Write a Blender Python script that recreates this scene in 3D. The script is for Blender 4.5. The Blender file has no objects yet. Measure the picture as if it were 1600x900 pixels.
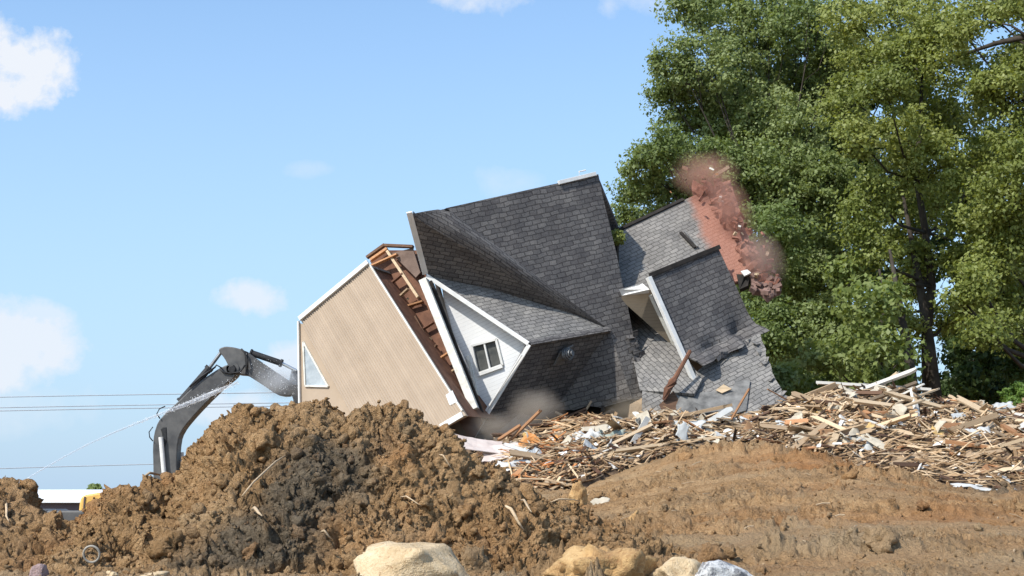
import bpy, math, random
import numpy as np
from mathutils import Vector, Matrix
random.seed(7)
RNG = np.random.default_rng(11)
S = bpy.context.scene
C = S.collection
R = math.radians

# ------------------------------------------------------------------ camera
F, CZ = 2400.0, 1.7                       # focal length in photo pixels, eye height
PITCH = math.atan(350 / F)
cam = bpy.data.cameras.new('camera'); co = bpy.data.objects.new('camera', cam); C.objects.link(co)
co.location = (0, 0, CZ); co.rotation_euler = (R(90) + PITCH, 0, 0)
cam.sensor_width = 36; cam.lens = F / 1600 * 36; cam.clip_end = 9000; cam.clip_start = 0.1
S.camera = co
cP, sP = math.cos(PITCH), math.sin(PITCH)
def ray(u, v):
    a, b = (u - 800) / F, (450 - v) / F
    d = Vector((a, cP - b * sP, sP + b * cP))
    return d / d.y
def P(u, v, Y):
    return Vector((0, 0, CZ)) + ray(u, v) * Y

# ------------------------------------------------------------------ world, sun, exposure
SUN = Vector((-0.52, -0.50, 0.72)).normalized()          # direction towards the sun
SUN_STR, SKY_STR, EXPO = 5.0, 0.15, 0.06
W = bpy.data.worlds.new('World'); S.world = W; W.use_nodes = True
nt = W.node_tree; nt.nodes.clear()
def N(t, typ, **kw):
    n = t.nodes.new(typ)
    for k, v in kw.items():
        if k == 'inp':
            for i, x in v.items(): n.inputs[i].default_value = x
        else: setattr(n, k, v)
    return n
def math_(t, op, a, b=None, c=None, clamp=False):
    n = t.nodes.new('ShaderNodeMath'); n.operation = op; n.use_clamp = clamp
    for i, x in enumerate((a, b, c)):
        if x is None: continue
        if isinstance(x, (int, float)): n.inputs[i].default_value = x
        else: t.links.new(x, n.inputs[i])
    return n.outputs[0]
def mixc(t, f, a, b, mode='MIX'):
    n = t.nodes.new('ShaderNodeMix'); n.data_type = 'RGBA'; n.blend_type = mode
    for sock, x in ((n.inputs[0], f), (n.inputs[6], a), (n.inputs[7], b)):
        if isinstance(x, (int, float)): sock.default_value = x
        elif isinstance(x, tuple): sock.default_value = (*x, 1) if len(x) == 3 else x
        else: t.links.new(x, sock)
    return n.outputs[2]
out = N(nt, 'ShaderNodeOutputWorld'); bg = N(nt, 'ShaderNodeBackground'); bg.inputs[1].default_value = SKY_STR
sky = N(nt, 'ShaderNodeTexSky', sky_type='NISHITA', sun_disc=False)
sky.sun_elevation = math.asin(SUN.z); sky.sun_rotation = math.atan2(SUN.x, SUN.y)
sky.altitude = 0; sky.air_density = 1.0; sky.dust_density = 1.2; sky.ozone_density = 2.0
tc = N(nt, 'ShaderNodeTexCoord'); sp = N(nt, 'ShaderNodeSeparateXYZ'); nt.links.new(tc.outputs['Generated'], sp.inputs[0])
yy = math_(nt, 'MAXIMUM', sp.outputs[1], 0.02)
ga, gb = math_(nt, 'DIVIDE', sp.outputs[0], yy), math_(nt, 'DIVIDE', sp.outputs[2], yy)
nz = N(nt, 'ShaderNodeTexNoise', inp={'Scale': 26.0, 'Detail': 8.0, 'Roughness': 0.62})
nz2 = N(nt, 'ShaderNodeTexNoise', inp={'Scale': 7.0, 'Detail': 4.0, 'Roughness': 0.5})
for n_ in (nz, nz2): nt.links.new(tc.outputs['Generated'], n_.inputs['Vector'])
nsum = math_(nt, 'ADD', math_(nt, 'MULTIPLY', math_(nt, 'SUBTRACT', nz.outputs[0], 0.5), 4.2),
             math_(nt, 'MULTIPLY', math_(nt, 'SUBTRACT', nz2.outputs[0], 0.5), 1.6))
cov = None
# cumulus standing in the sky beyond: direction, angular size, softness, density
for (u, v, ru, rv, soft, den) in ((32, 108, 100, 84, .75, 1.0), (-10, 70, 60, 60, .8, 1.0), (385, 468, 62, 30, .9, .75), (15, 540, 125, 72, .95, .85), (65, 490, 45, 26, .9, .6), (770, -6, 120, 32, 1.0, .7),
                                  (985, -4, 62, 40, 1.1, .5), (455, 560, 45, 34, .9, .7), (350, 640, 95, 28, 1.0, .6), (790, 285, 60, 30, 1.4, .3), (480, 265, 40, 16, 1.4, .28), (30, 640, 180, 40, 1.5, .35)):
    r0 = ray(u, v); a0, b0 = r0.x, r0.z
    ex = math_(nt, 'DIVIDE', math_(nt, 'SUBTRACT', ga, a0), ru / F); ez = math_(nt, 'DIVIDE', math_(nt, 'SUBTRACT', gb, b0), rv / F)
    d2 = math_(nt, 'ADD', math_(nt, 'MULTIPLY', ex, ex), math_(nt, 'MULTIPLY', ez, ez))
    m = math_(nt, 'ADD', math_(nt, 'SUBTRACT', 1.0, d2), nsum)
    m = math_(nt, 'MULTIPLY', math_(nt, 'DIVIDE', m, soft, clamp=True), den)
    cov = m if cov is None else math_(nt, 'MAXIMUM', cov, m)
cov = math_(nt, 'MULTIPLY', cov, math_(nt, 'GREATER_THAN', sp.outputs[1], 0.05))
skyc = mixc(nt, 1.0, sky.outputs[0], (1.31, 1.47, 1.54), 'MULTIPLY')
# haze whitening low in the sky
hz = math_(nt, 'POWER', math_(nt, 'SUBTRACT', 1.0, math_(nt, 'MULTIPLY', gb, 2.4, clamp=True)), 1.1)
skyc = mixc(nt, math_(nt, 'MULTIPLY', hz, 0.9), skyc, (3.1, 4.3, 5.8))
skyc = mixc(nt, cov, skyc, (5.5, 5.8, 6.3))
nt.links.new(skyc, bg.inputs[0]); nt.links.new(bg.outputs[0], out.inputs[0])

sl = bpy.data.lights.new('sun', 'SUN'); so = bpy.data.objects.new('sun', sl); C.objects.link(so)
sl.energy = SUN_STR; sl.angle = R(0.5); sl.color = (1.0, 0.95, 0.86)
so.rotation_euler = (-SUN).to_track_quat('-Z', 'Y').to_euler()
vs = S.view_settings; vs.view_transform = 'Standard'; vs.look = 'None'; vs.exposure = EXPO; vs.gamma = 1; vs.use_curve_mapping = False
S.cycles.max_bounces = 6; S.cycles.transparent_max_bounces = 12; S.cycles.volume_bounces = 1
S.cycles.volume_step_rate = 2.0

# ------------------------------------------------------------------ numpy noise
def _h(ix, iy, iz, seed):
    with np.errstate(over='ignore'):
        h = (ix.astype(np.uint32) * np.uint32(374761393) + iy.astype(np.uint32) * np.uint32(668265263)
             + iz.astype(np.uint32) * np.uint32(2147483647) + np.uint32((seed * 974711 + 12345) & 0xffffffff))
        h = (h ^ (h >> np.uint32(13))) * np.uint32(1274126177)
        h ^= h >> np.uint32(16); h = h * np.uint32(2246822519); h ^= h >> np.uint32(15)
    return (h & np.uint32(0xffffff)).astype(np.float64) / 0xffffff
def vn(x, y, z=None, seed=0):
    x = np.asarray(x, float); y = np.asarray(y, float); z = np.zeros_like(x) if z is None else np.asarray(z, float)
    fx, fy, fz = np.floor(x), np.floor(y), np.floor(z)
    tx, ty, tz = x - fx, y - fy, z - fz
    tx, ty, tz = [t * t * (3 - 2 * t) for t in (tx, ty, tz)]
    ix, iy, iz = fx.astype(np.int64), fy.astype(np.int64), fz.astype(np.int64)
    r = 0
    for dx in (0, 1):
        for dy in (0, 1):
            for dz in (0, 1):
                r = r + _h(ix + dx, iy + dy, iz + dz, seed) * (tx if dx else 1 - tx) * (ty if dy else 1 - ty) * (tz if dz else 1 - tz)
    return r * 2 - 1
def fbm(x, y, z=None, o=4, seed=0, rough=.5):
    r, a, s = 0, 1, 1
    for i in range(o):
        r = r + a * vn(x * s + i * 17.3, y * s + i * 9.1, None if z is None else z * s, seed + i); a *= rough; s *= 2.03
    return r
def clod(x, y, cell, seed):
    """rounded lumps: height 0..1 of the highest dome over each point, and the lump's random value"""
    X, Y = np.asarray(x) / cell, np.asarray(y) / cell
    fx, fy = np.floor(X), np.floor(Y); best = np.zeros_like(X)
    for dx in (-1, 0, 1):
        for dy in (-1, 0, 1):
            cx, cy = (fx + dx).astype(np.int64), (fy + dy).astype(np.int64); o0 = np.zeros_like(cx)
            px = cx + _h(cx, cy, o0, seed); py = cy + _h(cx, cy, o0, seed + 1)
            rr = 0.35 + 0.5 * _h(cx, cy, o0, seed + 2); hh = 0.35 + 0.65 * _h(cx, cy, o0, seed + 3)
            d2 = ((X - px) ** 2 + (Y - py) ** 2) / (rr * rr)
            best = np.maximum(best, hh * np.sqrt(np.maximum(0, 1 - d2)))
    return best
def sm(a, b, x):
    t = np.clip((np.asarray(x, float) - a) / (b - a), 0, 1); return t * t * (3 - 2 * t)

# ------------------------------------------------------------------ materials
def newmat(name):
    m = bpy.data.materials.new(name); m.use_nodes = True; t = m.node_tree; t.nodes.clear()
    o = N(t, 'ShaderNodeOutputMaterial'); b = N(t, 'ShaderNodeBsdfPrincipled'); t.links.new(b.outputs[0], o.inputs[0])
    b.inputs['Specular IOR Level'].default_value = 0.3
    return m, t, b, o
def noise(t, scale, detail=5, rough=.6, coord='Object', vec=None):
    n = N(t, 'ShaderNodeTexNoise', inp={'Scale': scale, 'Detail': detail, 'Roughness': rough})
    if vec is None: vec = N(t, 'ShaderNodeTexCoord').outputs[coord]
    t.links.new(vec, n.inputs['Vector']); return n.outputs[0]
def ramp(t, f, stops):
    n = N(t, 'ShaderNodeValToRGB'); cr = n.color_ramp
    while len(cr.elements) < len(stops): cr.elements.new(.5)
    for e, (p, c) in zip(cr.elements, stops): e.position = p; e.color = (*c, 1) if len(c) == 3 else c
    t.links.new(f, n.inputs[0]); return n.outputs[0]
def bump(t, b, h, strength=.5, dist=.02):
    n = N(t, 'ShaderNodeBump'); n.inputs['Strength'].default_value = strength; n.inputs['Distance'].default_value = dist
    t.links.new(h, n.inputs['Height']); t.links.new(n.outputs[0], b.inputs['Normal'])
def simple(name, c1, c2, scale=4, rough=.7, metal=0, bs=.3, bd=.01, rnd=0, detail=6):
    m, t, b, o = newmat(name)
    f = noise(t, scale, detail)
    c = ramp(t, f, ((.3, c1), (.7, c2)))
    if rnd:
        oi = N(t, 'ShaderNodeObjectInfo')
        v = math_(t, 'ADD', 1 - rnd / 2, math_(t, 'MULTIPLY', oi.outputs['Random'], rnd))
        c = mixc(t, 1.0, c, N_gray(t, v), 'MULTIPLY')
    t.links.new(c, b.inputs['Base Color']); b.inputs['Roughness'].default_value = rough; b.inputs['Metallic'].default_value = metal
    if bs: bump(t, b, f, bs, bd)
    return m
def N_gray(t, v):
    n = N(t, 'ShaderNodeCombineColor')
    for i in range(3): t.links.new(v, n.inputs[i])
    return n.outputs[0]
def attr(t, name):
    return N(t, 'ShaderNodeAttribute', attribute_name=name)

def soil(name, k=1.0):
    m, t, b, o = newmat(name)
    tcn = N(t, 'ShaderNodeTexCoord'); v = tcn.outputs['Object']
    big, mid, fine = noise(t, .9, 4, .6, vec=v), noise(t, 6, 7, .72, vec=v), noise(t, 38, 5, .75, vec=v)
    wv = N(t, 'ShaderNodeVectorMath', operation='ADD'); nv = N(t, 'ShaderNodeTexNoise', inp={'Scale': 14.0, 'Detail': 3.0}); sv = N(t, 'ShaderNodeVectorMath', operation='SCALE'); sv.inputs['Scale'].default_value = .07
    t.links.new(v, nv.inputs['Vector']); t.links.new(nv.outputs['Color'], sv.inputs[0]); t.links.new(v, wv.inputs[0]); t.links.new(sv.outputs[0], wv.inputs[1])
    vo = N(t, 'ShaderNodeTexVoronoi', inp={'Scale': 17.0, 'Randomness': 1.0}); t.links.new(wv.outputs[0], vo.inputs['Vector'])
    vo2 = N(t, 'ShaderNodeTexVoronoi', inp={'Scale': 43.0, 'Randomness': 1.0}); t.links.new(wv.outputs[0], vo2.inputs['Vector'])
    cr = N(t, 'ShaderNodeSeparateColor'); t.links.new(vo.outputs['Color'], cr.inputs[0]); cr2 = N(t, 'ShaderNodeSeparateColor'); t.links.new(vo2.outputs['Color'], cr2.inputs[0])
    f = math_(t, 'ADD', math_(t, 'MULTIPLY', big, .36), math_(t, 'ADD', math_(t, 'MULTIPLY', mid, .34), math_(t, 'MULTIPLY', fine, .3)))
    f = math_(t, 'ADD', f, math_(t, 'ADD', math_(t, 'MULTIPLY', math_(t, 'SUBTRACT', cr.outputs[0], .5), .09), math_(t, 'MULTIPLY', math_(t, 'SUBTRACT', cr2.outputs[0], .5), .08)))
    c = ramp(t, f, ((.32, (.145, .082, .038)), (.42, (.31, .187, .087)), (.52, (.425, .256, .124)), (.64, (.545, .36, .19))))
    a = attr(t, 'tone'); sc = N(t, 'ShaderNodeSeparateColor'); t.links.new(a.outputs['Color'], sc.inputs[0])
    dk = ramp(t, mid, ((.35, (.07, .056, .04)), (.6, (.20, .16, .112))))
    c = mixc(t, sc.outputs[0], c, dk)                                       # dark topsoil dumped in the heap
    c = mixc(t, math_(t, 'MULTIPLY', sc.outputs[1], .75), c, (.40, .185, .07))      # rusty clay
    c = mixc(t, math_(t, 'MULTIPLY', sc.outputs[2], .8), c, mixc(t, fine, (.30, .225, .14), (.52, .385, .235)))      # drier pale soil
    t.links.new(c, b.inputs['Base Color']); b.inputs['Roughness'].default_value = .95; b.inputs['Specular IOR Level'].default_value = .12
    hb = math_(t, 'SUBTRACT', math_(t, 'ADD', math_(t, 'MULTIPLY', mid, 1.2), math_(t, 'MULTIPLY', fine, .9)), math_(t, 'ADD', math_(t, 'MULTIPLY', vo.outputs['Distance'], .5), math_(t, 'MULTIPLY', vo2.outputs['Distance'], .3)))
    bump(t, b, hb, 1.0, .06 * k)
    return m
M = {}
M['soil'] = soil('soil'); M['ground'] = simple('field_soil', (.17, .12, .07), (.27, .2, .12), .3, .95)

def shingle(name, dark, light, red=False):
    m, t, b, o = newmat(name)
    uv = N(t, 'ShaderNodeTexCoord').outputs['UV']
    wob = noise(t, 2.5, 3, .5, vec=uv)
    vm = N(t, 'ShaderNodeVectorMath', operation='ADD'); t.links.new(uv, vm.inputs[0])
    cv = N(t, 'ShaderNodeCombineXYZ'); t.links.new(math_(t, 'MULTIPLY', wob, .12), cv.inputs[1]); t.links.new(math_(t, 'MULTIPLY', wob, .2), cv.inputs[0]); t.links.new(cv.outputs[0], vm.inputs[1])
    br = N(t, 'ShaderNodeTexBrick', offset=.5, offset_frequency=2, squash=1.0)
    for k, x in {'Scale': 1.0, 'Mortar Size': .014, 'Mortar Smooth': .25, 'Bias': 0.0, 'Brick Width': .29, 'Row Height': .145}.items(): br.inputs[k].default_value = x
    br.inputs['Color1'].default_value = (*dark, 1); br.inputs['Color2'].default_value = (*light, 1); br.inputs['Mortar'].default_value = (*[x * .6 for x in dark], 1)
    t.links.new(vm.outputs[0], br.inputs['Vector'])
    n1, n2 = noise(t, 1.1, 5, .6, vec=uv), noise(t, 30, 3, .6, vec=uv)
    c = mixc(t, 1.0, br.outputs[0], ramp(t, n1, ((.3, (.72, .72, .74)), (.7, (1.2, 1.18, 1.15)))), 'MULTIPLY')
    c = mixc(t, 1.0, c, ramp(t, n2, ((.25, (.6, .6, .6)), (.75, (1.38, 1.36, 1.34)))), 'MULTIPLY')
    a = attr(t, 'dust'); sc = N(t, 'ShaderNodeSeparateColor'); t.links.new(a.outputs['Color'], sc.inputs[0])
    fr = ramp(t, math_(t, 'ADD', sc.outputs[0], math_(t, 'MULTIPLY', math_(t, 'SUBTRACT', n1, .5), .7)), ((.35, (0, 0, 0)), (.62, (.85, .85, .85))))
    c = mixc(t, fr, c, ramp(t, n2, ((.3, (.23, .085, .058)), (.7, (.38, .17, .115)))))     # brick dust lying on the shingles
    c = mixc(t, math_(t, 'MULTIPLY', sc.outputs[1], .8), c, (.24, .19, .13))                # soil dust
    t.links.new(c, b.inputs['Base Color']); b.inputs['Roughness'].default_value = .93; b.inputs['Specular IOR Level'].default_value = .2
    h = math_(t, 'ADD', math_(t, 'SUBTRACT', math_(t, 'MULTIPLY', n2, .5), br.outputs['Fac']), math_(t, 'MULTIPLY', noise(t, .75, 3, .5, vec=uv), 9.0))
    bump(t, b, h, .8, .014)
    return m
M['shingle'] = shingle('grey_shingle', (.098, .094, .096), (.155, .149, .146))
M['shingle_pale'] = shingle('lit_tone_shingle', (.17, .166, .16), (.24, .231, .22))  # same shingle made paler; brightness of the sunlit slopes put into the colour

def boards(name, c1, c2, pitch=.12, rough=.6):
    m, t, b, o = newmat(name)
    uv = N(t, 'ShaderNodeTexCoord').outputs['UV']; s = N(t, 'ShaderNodeSeparateXYZ'); t.links.new(uv, s.inputs[0])
    fr = math_(t, 'FRACT', math_(t, 'DIVIDE', s.outputs[1], pitch))
    n = noise(t, 1.4, 5, .6, vec=uv)
    c = ramp(t, n, ((.3, c1), (.7, c2)))
    c = mixc(t, math_(t, 'MULTIPLY', math_(t, 'GREATER_THAN', fr, .92), .55), c, tuple(x * .45 for x in c1))
    t.links.new(c, b.inputs['Base Color']); b.inputs['Roughness'].default_value = rough
    bump(t, b, fr, .5, .015)
    return m
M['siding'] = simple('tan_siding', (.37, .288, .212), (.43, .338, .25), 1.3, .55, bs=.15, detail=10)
M['white_siding'] = boards('white_siding', (.70, .71, .72), (.80, .80, .79), .11)
M['trim'] = simple('white_trim', (.58, .58, .56), (.72, .71, .69), 3, .5, bs=.1)
M['old_white'] = simple('chipped_white_paint', (.50, .48, .42), (.74, .73, .68), 5, .6, bs=.2)
M['tan_wall'] = boards('shaded_tan_wall', (.19, .155, .115), (.24, .20, .15), .11)  # tan darkened, the overhang's shade put into the wall colour
M['glass'] = simple('window_glass', (.05, .055, .055), (.13, .13, .12), 3, .12, bs=0)
M['pale_glass'] = simple('pale_glass', (.24, .28, .31), (.46, .5, .53), 2.5, .15, bs=0)
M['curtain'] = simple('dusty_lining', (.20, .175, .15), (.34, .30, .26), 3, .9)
M['vent'] = simple('galvanised_vent', (.12, .125, .135), (.24, .25, .26), 6, .45, .6, bs=.05)
M['brick'] = simple('red_brick', (.17, .07, .048), (.32, .15, .105), 9, .9, bs=.5, bd=.02)
M['floorwood'] = simple('red_brown_timber', (.085, .038, .024), (.20, .095, .055), 3, .8)
M['dark_void'] = simple('dark_trim_and_gap_shade', (.012, .01, .009), (.035, .03, .026), 3, .95)  # near black: painted shade for gaps and inner walls, also dark caps and strips
M['tarpaper'] = simple('underlay', (.075, .073, .072), (.23, .225, .215), 3.5, .9, detail=9)
def woodmat(name, c1, c2, rnd=.5):
    m, t, b, o = newmat(name)
    tcn = N(t, 'ShaderNodeTexCoord'); mp = N(t, 'ShaderNodeMapping'); mp.inputs['Scale'].default_value = (1.2, 14, 14)
    oi = N(t, 'ShaderNodeObjectInfo')
    t.links.new(tcn.outputs['Object'], mp.inputs[0]); t.links.new(oi.outputs['Random'], mp.inputs['Location'])
    f = noise(t, 2.2, 5, .65, vec=mp.outputs[0])
    c = ramp(t, f, ((.3, c1), (.7, c2)))
    v = math_(t, 'ADD', 1 - rnd / 2, math_(t, 'MULTIPLY', oi.outputs['Random'], rnd))
    c = mixc(t, 1.0, c, N_gray(t, v), 'MULTIPLY')
    t.links.new(c, b.inputs['Base Color']); b.inputs['Roughness'].default_value = .85; bump(t, b, f, .4, .01)
    return m
WOODS = {'grey brown': woodmat('grey_brown_wood', (.22, .15, .09), (.40, .29, .185)),
         'pale tan': woodmat('pale_tan_wood', (.38, .275, .165), (.60, .46, .31)),
         'orange brown': woodmat('orange_brown_wood', (.27, .125, .055), (.45, .24, .12)),
         'dark brown': woodmat('dark_brown_wood', (.065, .036, .022), (.16, .09, .055)),
         'white painted': woodmat('white_painted_wood', (.45, .42, .37), (.66, .63, .57), .3)}
M['excavator'] = simple('dark_grey_paint', (.046, .047, .05), (.125, .122, .118), 2.2, .5, bs=.1, detail=10)
M['black'] = simple('black_rubber', (.012, .012, .013), (.03, .03, .032), 6, .6)
M['chrome'] = simple('steel_rod', (.55, .56, .57), (.72, .72, .72), 3, .25, .85, bs=0)
M['rock'] = None

# ------------------------------------------------------------------ object helpers
def tag(o, label=None, cat=None, group=None, kind=None):
    if label: o['label'] = label
    if cat: o['category'] = cat
    if group: o['group'] = group
    if kind: o['kind'] = kind
    return o
def empty(name, loc, label, cat, group=None):
    o = bpy.data.objects.new(name, None); C.objects.link(o); o.location = loc; o.empty_display_size = .3
    return tag(o, label, cat, group)
class MB:
    def __init__(s): s.v, s.f, s.uv, s.col, s.mi = [], [], [], [], []
    def add(s, vs, fs, uvs=None, mi=0):
        n = len(s.v); s.v += [tuple(x) for x in vs]; s.f += [tuple(i + n for i in f) for f in fs]
        s.uv += list(uvs) if uvs else [(x[0], x[2]) for x in vs]; s.mi += [mi] * len(fs)
    def slab(s, pts, t=.12, course=None, mi=0, n=None):
        """flat panel: pts seen from its front side, extruded backwards by t; uv in metres along the course direction"""
        pts = [Vector(p) for p in pts]
        if n is None:
            n = Vector((0, 0, 0))
            for i in range(len(pts)):
                a, b = pts[i], pts[(i + 1) % len(pts)]; n += a.cross(b)
            n.normalize()
            if n.dot(Vector((0, 0, CZ)) - pts[0]) < 0: n = -n
        e1 = (Vector(course) if course is not None else pts[1] - pts[0]); e1 = (e1 - n * e1.dot(n)).normalized(); e2 = n.cross(e1)
        back = [p - n * t for p in pts]; k = len(pts); uv = [((p).dot(e1), (p).dot(e2)) for p in pts]
        s.add(pts + back, [tuple(range(k)), tuple(range(2 * k - 1, k - 1, -1))] + [(i, i + k, (i + 1) % k + k, (i + 1) % k) for i in range(k)], uv + uv, mi)
    def beam(s, p, q, w, h, up=(0, 0, 1), mi=0):
        p, q = Vector(p), Vector(q); d = (q - p).normalized(); a = d.cross(Vector(up)).normalized(); b = a.cross(d)
        vs = [e + a * (sx * w / 2) + b * (sz * h / 2) for e in (p, q) for sx, sz in ((-1, -1), (1, -1), (1, 1), (-1, 1))]
        L = (q - p).length; uv = [(0, i * .1) for i in range(4)] + [(L, i * .1) for i in range(4)]
        s.add(vs, [(3, 2, 1, 0), (4, 5, 6, 7), (0, 1, 5, 4), (1, 2, 6, 5), (2, 3, 7, 6), (3, 0, 4, 7)], uv, mi)
    def tube(s, pts, rad, k=8, mi=0, cap=True):
        pts = [Vector(p) for p in pts]; n0 = len(pts); rad = [rad] * n0 if isinstance(rad, (int, float)) else rad
        vs = []; ref = Vector((.31, .2, .93))
        for i, p in enumerate(pts):
            d = (pts[min(i + 1, n0 - 1)] - pts[max(i - 1, 0)]).normalized(); a = d.cross(ref).normalized(); b = d.cross(a)
            for j in range(k):
                t = 2 * math.pi * j / k; vs.append(p + (a * math.cos(t) + b * math.sin(t)) * rad[i])
        fs = [(i * k + j, i * k + (j + 1) % k, (i + 1) * k + (j + 1) % k, (i + 1) * k + j) for i in range(n0 - 1) for j in range(k)]
        if cap: fs += [tuple(range(k - 1, -1, -1)), tuple((n0 - 1) * k + j for j in range(k))]
        s.add(vs, fs, None, mi)
    def prism(s, poly, Y0, Y1, mi=0):
        """outline in the x-z plane given as world points, from depth Y0 to Y1"""
        k = len(poly); a = [Vector((p.x, Y0, p.z)) for p in poly]; b = [Vector((p.x, Y1, p.z)) for p in poly]
        s.add(a + b, [tuple(range(k - 1, -1, -1)), tuple(range(k, 2 * k))] + [(i, (i + 1) % k, (i + 1) % k + k, i + k) for i in range(k)], None, mi)
    def build(s, name, mat, parent=None, origin=None, smooth=False, bevel=0, dust=None, recalc=True):
        v = np.array([tuple(x) for x in s.v])
        if parent is not None:
            org = Vector(parent['_o']) if '_o' in parent.keys() else parent.location.copy()
        org0 = Vector(origin) if origin is not None else Vector((v[:, 0].mean(), v[:, 1].mean(), v[:, 2].min()))
        me = bpy.data.meshes.new(name); me.from_pydata([tuple(x - np.array(org0)) for x in v], [], s.f)
        ul = me.uv_layers.new(name='UVMap'); idx = np.zeros(len(me.loops), int); me.loops.foreach_get('vertex_index', idx)
        ul.data.foreach_set('uv', np.array(s.uv, float)[idx].ravel())
        mats = mat if isinstance(mat, list) else [mat]
        for m in mats: me.materials.append(m)
        if len(mats) > 1: me.polygons.foreach_set('material_index', s.mi)
        if dust is not None:
            ca = me.color_attributes.new('dust', 'FLOAT_COLOR', 'POINT'); ca.data.foreach_set('color', np.array([(*dust(Vector(x)), 1) for x in v], float).ravel())
        if recalc:
            import bmesh
            bm = bmesh.new(); bm.from_mesh(me); bmesh.ops.recalc_face_normals(bm, faces=bm.faces); bm.to_mesh(me); bm.free()
        if smooth: me.shade_smooth()
        o = bpy.data.objects.new(name, me); C.objects.link(o)
        o['_o'] = tuple(org0)
        if parent is not None: o.parent = parent; o.location = org0 - org
        else: o.location = org0
        if bevel:
            b = o.modifiers.new('bevel', 'BEVEL'); b.width = bevel; b.segments = 2; b.limit_method = 'ANGLE'
        return o
def raw(name, v, f, mat, parent=None, smooth=True, tone=None, attrname='tone', origin=None):
    """v (n,3), f (m,k) arrays -> one mesh object"""
    v = np.asarray(v, float); f = np.asarray(f); me = bpy.data.meshes.new(name)
    org = np.array(origin, float) if origin is not None else np.array((v[:, 0].mean(), v[:, 1].mean(), v[:, 2].min()))
    m, k = f.shape
    me.vertices.add(len(v)); me.vertices.foreach_set('co', (v - org).ravel())
    me.loops.add(m * k); me.loops.foreach_set('vertex_index', f.ravel().astype(np.int32))
    me.polygons.add(m); me.polygons.foreach_set('loop_start', np.arange(0, m * k, k, dtype=np.int32))
    me.polygons.foreach_set('use_smooth', np.full(m, smooth, bool))
    if tone is not None:
        ca = me.color_attributes.new(attrname, 'FLOAT_COLOR', 'POINT')
        tt = np.ones((len(v), 4)); tt[:, :3] = tone; ca.data.foreach_set('color', tt.ravel())
    me.update(calc_edges=True); me.validate()
    me.materials.append(mat)
    o = bpy.data.objects.new(name, me); C.objects.link(o); o['_o'] = [float(x) for x in org]
    if parent is not None:
        po = Vector(parent['_o']) if '_o' in parent.keys() else parent.location
        o.parent = parent; o.location = Vector(org) - po
    else: o.location = org
    return o
def gridfaces(nx, ny):
    i = np.arange(nx - 1)[None, :] + np.arange(ny - 1)[:, None] * nx
    i = i.ravel(); return np.stack([i, i + 1, i + nx + 1, i + nx], 1)

# ------------------------------------------------------------------ terrain
zv = lambda v, y: CZ + (800 - np.asarray(v, float)) / F * y
UT = [300, 800, 900, 1000, 1100, 1200, 1260, 1350, 1450, 1600, 2000]; VT = [775, 765, 760, 726, 702, 695, 710, 738, 756, 766, 775]
def bank(x, y):
    x = np.asarray(x, float); y = np.asarray(y, float)
    vt = np.interp(x / 39 * F + 800, UT, VT); zt = zv(vt, 39)
    s = np.clip((y - 16) / 23, 0, 1) ** 1.15
    br = np.where(y < 16, 1.03 * sm(0, 16, y), 1.03 + (zt - 1.03) * s)
    br = br - sm(45, 62, y) * (br - .3)
    bl = np.where(y < 16, 1.03 * sm(0, 16, y), 1.03 * (1 - sm(17.5, 27, y)))
    lift = 2.3 * np.exp(-((x + 4.3) / 2.3) ** 2 - ((y - 45) / 3.4) ** 2)
    w = sm(-6.5, .5, x + (y - 20) * -.02)
    z = br * w + bl * (1 - w) + lift
    edge = sm(0, 4, y - 3) * sm(0, 6, 74 - y) * sm(0, 6, x + .5 * y + 8) * sm(0, 6, .55 * y + 14 - x)
    return z * edge - .35 * (1 - edge)
def billow(x, y, f, seed):
    return np.abs(vn(x * f, y * f, seed=seed)) * 1.6 - .45
def soil_noise(x, y, k=1.0):
    wx, wy = x + .16 * fbm(x * 3, y * 3, o=4, seed=5, rough=.6), y + .16 * fbm(x * 3 + 40, y * 3, o=4, seed=6, rough=.6)
    pit = sm(.25, .7, fbm(wx * 3.4, wy * 3.4, o=3, seed=13)) * .15 + sm(.28, .75, fbm(wx * 9, wy * 9, o=2, seed=15)) * .06
    return (.12 * fbm(x * .9, y * .9, o=3, seed=1) + .05 * k * billow(wx, wy, 1.7, 21) + .05 * k * billow(wx, wy, 4.3, 31) + .10 * k * fbm(wx * 2.6, wy * 2.6, o=6, seed=33, rough=.66)
            + .042 * k * billow(wx, wy, 9.5, 41) + .022 * k * (clod(wx, wy, .13, 43) - .3) + .032 * k * billow(wx, wy, 21, 51) + .02 * k * billow(wx, wy, 40, 53) - pit * k)
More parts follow.
